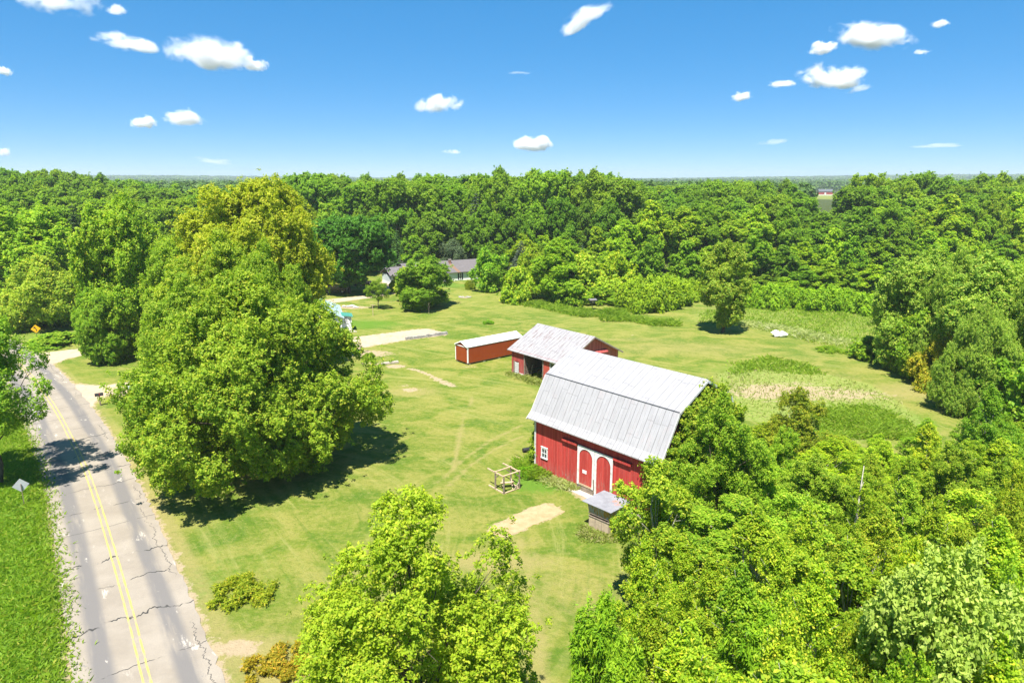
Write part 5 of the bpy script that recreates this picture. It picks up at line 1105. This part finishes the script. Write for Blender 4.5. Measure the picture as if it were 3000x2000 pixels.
blades('tall_grass', [(1870, 950), (1990, 935), (2110, 985), (2130, 1010), (1900, 1010)], 9000, .45, GRASSM, 'bright lush grass between the thicket and the mown track', .10, 6)
blades('tall_grass', [(1435, 736), (1450, 728), (1560, 740), (1562, 750), (1500, 748)], 3500, .6, GRASSM, 'strip of uncut grass before the sumac mound', .09, 7)
blades('tall_grass', [(1380, 738), (1435, 740), (1440, 716), (1400, 716)], 2500, .8, GRASSM, 'uncut grass beside the left end of the sumac mound', .09, 8)
blades('tall_grass', [(1165, 694), (1210, 704), (1260, 712), (1300, 722), (1345, 730), (1400, 724), (1300, 706), (1230, 690), (1160, 682)], 9000, .55, GRASSM, 'uncut grass fringe at the foot of the shrub border', .08, 9)
blades('tall_grass', [(2030, 845), (2200, 900), (2352, 960), (2400, 960), (2352, 900), (2200, 860), (2060, 820)], 12000, .5, GRASSM, 'uncut grass under the pale clump at the right edge', .08, 10)
wl_ = lambda u, v: (1.909 + u * .6663 + v * .7457, 53.887 - u * .7457 + v * .6663)
blades('dry_grass', [wl_(1.2, -.05), wl_(5.0, -.05), wl_(5.0, -.6), wl_(3, -.8), wl_(1.2, -.9)], 2500, .3, GRASSP, 'dry grass along the foot of the barn front wall', .04, 11, True)
blades('green_weeds', [wl_(-1.2, -1.2), wl_(1.6, -1.5), wl_(1.6, -.1), wl_(-.2, -.1), wl_(-.3, 2), wl_(-1.2, 2)], 4000, .45, GRASSM, 'green weeds round the left front corner of the barn', .07, 12, True)
w2_ = lambda u, v: (-.029 + u * .6448 + v * .7643, 83.537 - u * .7643 + v * .6448)
blades('dry_grass', [w2_(-.3, -.1), w2_(9, -.1), w2_(9, -1.0), w2_(4, -.9), w2_(-.4, -.8)], 3500, .28, WEEDM, 'dry weeds along the front of the low barn', .06, 13, True)
blades('bin_grass', [(4.6, 42.8), (5.2, 44.2), (6.9, 42.5), (8.2, 43.8), (8.6, 43.2), (6.8, 41.8)], 2000, .3, WEEDM, 'weeds round the foot of the old feed bin', .05, 14, True)
blades('pocket_weeds', [(1575, 1225), (1640, 1215), (1670, 1245), (1600, 1262)], 1500, .4, leaf_mat('blade_brown', (.14, .08, .03), (.30, .19, .08), (.4, .3, .15), .5, .1), 'brown dead weeds in the gap of the thicket', .06, 15)
# ------------------------------------------------------------------ the wood that runs to the horizon, as one mass
rng = np.random.default_rng(77); Cs = []
for d0, d1, st, rr in ((315, 700, 10.5, 5.5), (700, 1400, 17, 8), (1400, 2600, 28, 13), (2600, 6000, 60, 26)):
    xs = np.arange(-d1, d1, st); ys = np.arange(d0 * .7, d1, st * (1 if d1 < 2000 else 2)); X, Y = np.meshgrid(xs, ys); X = X.ravel() + rng.normal(size=X.size) * st * .3; Y = Y.ravel() + rng.normal(size=Y.size) * st * .3
    dd = np.hypot(X, Y); k = (dd > d0) & (dd < d1) & (np.abs(X) < Y * 1.15) & (((X - 455) / 120) ** 2 + ((Y - 985) / 215) ** 2 > 1) & ~((np.abs(X / Y - .4605) < .036) & (Y < 1000))
    gap = (np.sin(X / 170 + 1) * np.sin(Y / 240 + X / 400) > .62) & (dd > 800); k &= ~gap
    X, Y = X[k], Y[k]; hgt = rng.uniform(14, 21, len(X)) * (1 + .06 * np.sin(X / 60)); hgt = np.where(dd[k] > 2600, hgt * .9, hgt)
    Cs.append(np.column_stack([X, Y, hills(X, Y), hgt, np.full(len(X), rr)]))
Cs = np.concatenate(Cs); nt = len(Cs); per = np.where(np.hypot(Cs[:, 0], Cs[:, 1]) < 700, 120, 46); ti = np.repeat(np.arange(nt), per); m_ = len(ti)
d = nrm(rng.normal(size=(m_, 3)) + [0, 0, .5]); rr = Cs[ti, 4] * rng.uniform(.7, 1.1, m_) * (1 + .18 * np.sin(5 * np.arctan2(d[:, 1], d[:, 0]) + ti)); cz = Cs[ti, 2] + Cs[ti, 3] * .62
P = np.column_stack([Cs[ti, 0] + d[:, 0] * rr, Cs[ti, 1] + d[:, 1] * rr, cz + d[:, 2] * Cs[ti, 3] * .38 * rng.uniform(.8, 1.08, m_)])
nn_ = nrm(d + rng.normal(size=(m_, 3)) * .5 + [0, 0, .3]); t = nrm(np.cross(nn_, rng.normal(size=(m_, 3)))); b = np.cross(nn_, t); ls = (Cs[ti, 4] * .26)[:, None]
Q = np.stack([P - t * ls, P + b * ls * .8, P + t * ls, P - b * ls * .8], 1); tv = rng.normal(size=nt) * .22
me = quads_mesh('far_woods', Q, leaf_mat('leaf_distance', (.05, .115, .018), (.14, .24, .035), (.25, .3, .06), .4, .3), .42 + tv[ti] + rng.normal(size=m_) * .12, (rng.random(m_) < .06) * .5)
tag(link('far_woods', me), 'continuous wood running out to the horizon', 'woods', kind='stuff')

# ------------------------------------------------------------------ clouds: real volumes high above the country
def cloud_mat(name, dens, seed, sc=1.0, flat=.0):
    m = bpy.data.materials.new(name); m.use_nodes = True; t = m.node_tree; t.nodes.remove(t.nodes['Principled BSDF']); n = NT.__new__(NT); n.m = m; n.t = t; n.n = t.nodes; n.l = t.links
    p = n.obj(); x, y, z = n.sep(p)
    q = n.node('VectorMath', operation='LENGTH'); n.put(q.inputs[0], n.comb(x, y, n.math('MULTIPLY', z, n.ramp(z, -.2, .2, 1.7, 1.0)))); r = q.outputs['Value']
    f = n.noise(n.scale(p, (1, 1, .55), loc=(seed * 3.1, seed * 1.7, seed)), 2.1 * sc, 8, .62, .4); big = n.noise(n.scale(p, (1, 1, .5), loc=(seed, seed * 2.3, 4)), .9 * sc, 2, .5)
    v = n.math('ADD', n.math('SUBTRACT', 1.0, r), n.math('MULTIPLY', n.math('ADD', n.math('SUBTRACT', f, .5), n.math('MULTIPLY', n.math('SUBTRACT', big, .5), .9)), 2.2))
    dn = n.math('MULTIPLY', n.ramp(v, .32, .86), n.ramp(r, 1.0, .82)); dn = n.math('MULTIPLY', dn, dens)
    pv = t.nodes.new('ShaderNodeVolumePrincipled'); pv.inputs['Color'].default_value = (.955, .955, .965, 1); pv.inputs['Anisotropy'].default_value = .0
    n.l.new(dn, pv.inputs['Density']); n.l.new(pv.outputs[0], n.out_() if False else t.nodes['Material Output'].inputs['Volume']); m.cycles.volume_interpolation = 'LINEAR' if hasattr(m, 'cycles') else None
    return m
CL = [(145, 12, 165, 66, 1, 0), (287, 102, 122, 44, 1, 6), (488, 132, 190, 84, 1.3, 4), (582, 152, 62, 36, .6, 0), (420, 275, 112, 46, 1.2, 0), (325, 285, 62, 36, .9, 0), (1010, 245, 104, 50, 1, -6), (1222, 334, 86, 42, 1.2, 0), (1345, 46, 140, 46, .8, -24), (1995, 92, 176, 66, 1.9, 8), (1892, 114, 66, 34, 1.5, 0), (1903, 184, 142, 64, 1.8, 0), (1792, 194, 66, 20, .7, 0), (1704, 225, 52, 26, .8, 0), (2165, 55, 52, 24, .5, 0), (2157, 336, 110, 12, .5, 0), (1195, 168, 60, 10, .25, 0), (8, 165, 34, 28, .5, 0), (8, 350, 36, 30, .5, 0), (490, 372, 100, 18, .3, 6), (1775, 328, 84, 16, .25, -6), (1975, 205, 60, 18, .25, -14), (268, 26, 56, 26, .3, 0), (2120, 120, 34, 16, .3, 0), (1036, 350, 40, 16, .25, 0)]
CLAB = ['cloud cut by the top edge at the far left', 'slim cloud up and left of the big left cloud', 'big billowing cloud, largest on the left side of the sky', 'thin wisp trailing off the right end of the big left cloud', 'flat-bottomed puffy cloud low on the left', 'small round cloud just left of the flat-bottomed one', 'single puffy cloud near the middle of the sky', 'small bright cloud low above the tall middle trees', 'slanting streaked cloud at the top right of centre', 'largest brilliant white cloud on the right', 'small bright cloud tucked left below the brilliant one', 'second large white cloud below the brilliant one', 'thin ragged cloud left of the second large white one', 'small soft cloud farthest left of the right-hand group', 'little wisp near the top right corner', 'long thin cloud line low at the right', 'faint streak right of centre above the middle cloud', 'faint puff cut by the left edge, upper', 'faint puff cut by the left edge, lower', 'greyish thin cloud low over the left trees', 'faint streak low over the right wood', 'faint streak trailing below the second large white cloud', 'faint wisp beside the cut-off top left cloud', 'faint smudge right of the brilliant white cloud', 'faint low smudge left of the small bright middle cloud']
for i, (x, y, w, h, dn, rot) in enumerate(CL):
    D = 3600.0; a = (x * K - 1500) / F_PX; b_ = (1000 - y * K) / F_PX; dv = np.array([a, cP + b_ * sP, -sP + b_ * cP]); pos = np.array([0, 0, CAM_H]) + dv * D
    me = bpy.data.meshes.new('cloud'); mb = MB(); mb.lathe([(max(.02, math.sin(t) * 1.0), -math.cos(t)) for t in np.linspace(0, math.pi, 9)], n=16); me.from_pydata(mb.v, [], mb.f)
    sx, sz = w * K / F_PX * D / 2 * 1.25, h * K / F_PX * D / 2 * 1.35
    me.materials.append(cloud_mat('cloud_vapour', dn * 2.2 / sx * 4, i * 1.37 + 2, 1.0)); c_ = link('cloud', me); c_.location = pos; c_.scale = (sx, min(sx, sz * 1.6), sz); c_.rotation_euler = (0, R(rot), math.atan2(-pos[0], pos[1]))
    tag(c_, CLAB[i], 'cloud', 'small clouds in the blue sky')

# ------------------------------------------------------------------ air
hz = MB().box(-7000, 7000, -300, 7000, -1.5, 90); n = bpy.data.materials.new('haze'); n.use_nodes = True; n.node_tree.nodes.remove(n.node_tree.nodes['Principled BSDF'])
pv = n.node_tree.nodes.new('ShaderNodeVolumePrincipled'); pv.inputs['Color'].default_value = (.86, .93, 1, 1); pv.inputs['Density'].default_value = .00016; pv.inputs['Anisotropy'].default_value = .2
n.node_tree.links.new(pv.outputs[0], n.node_tree.nodes['Material Output'].inputs['Volume'])
tag(hz.build('haze', n), 'thin summer haze', 'haze', kind='stuff')
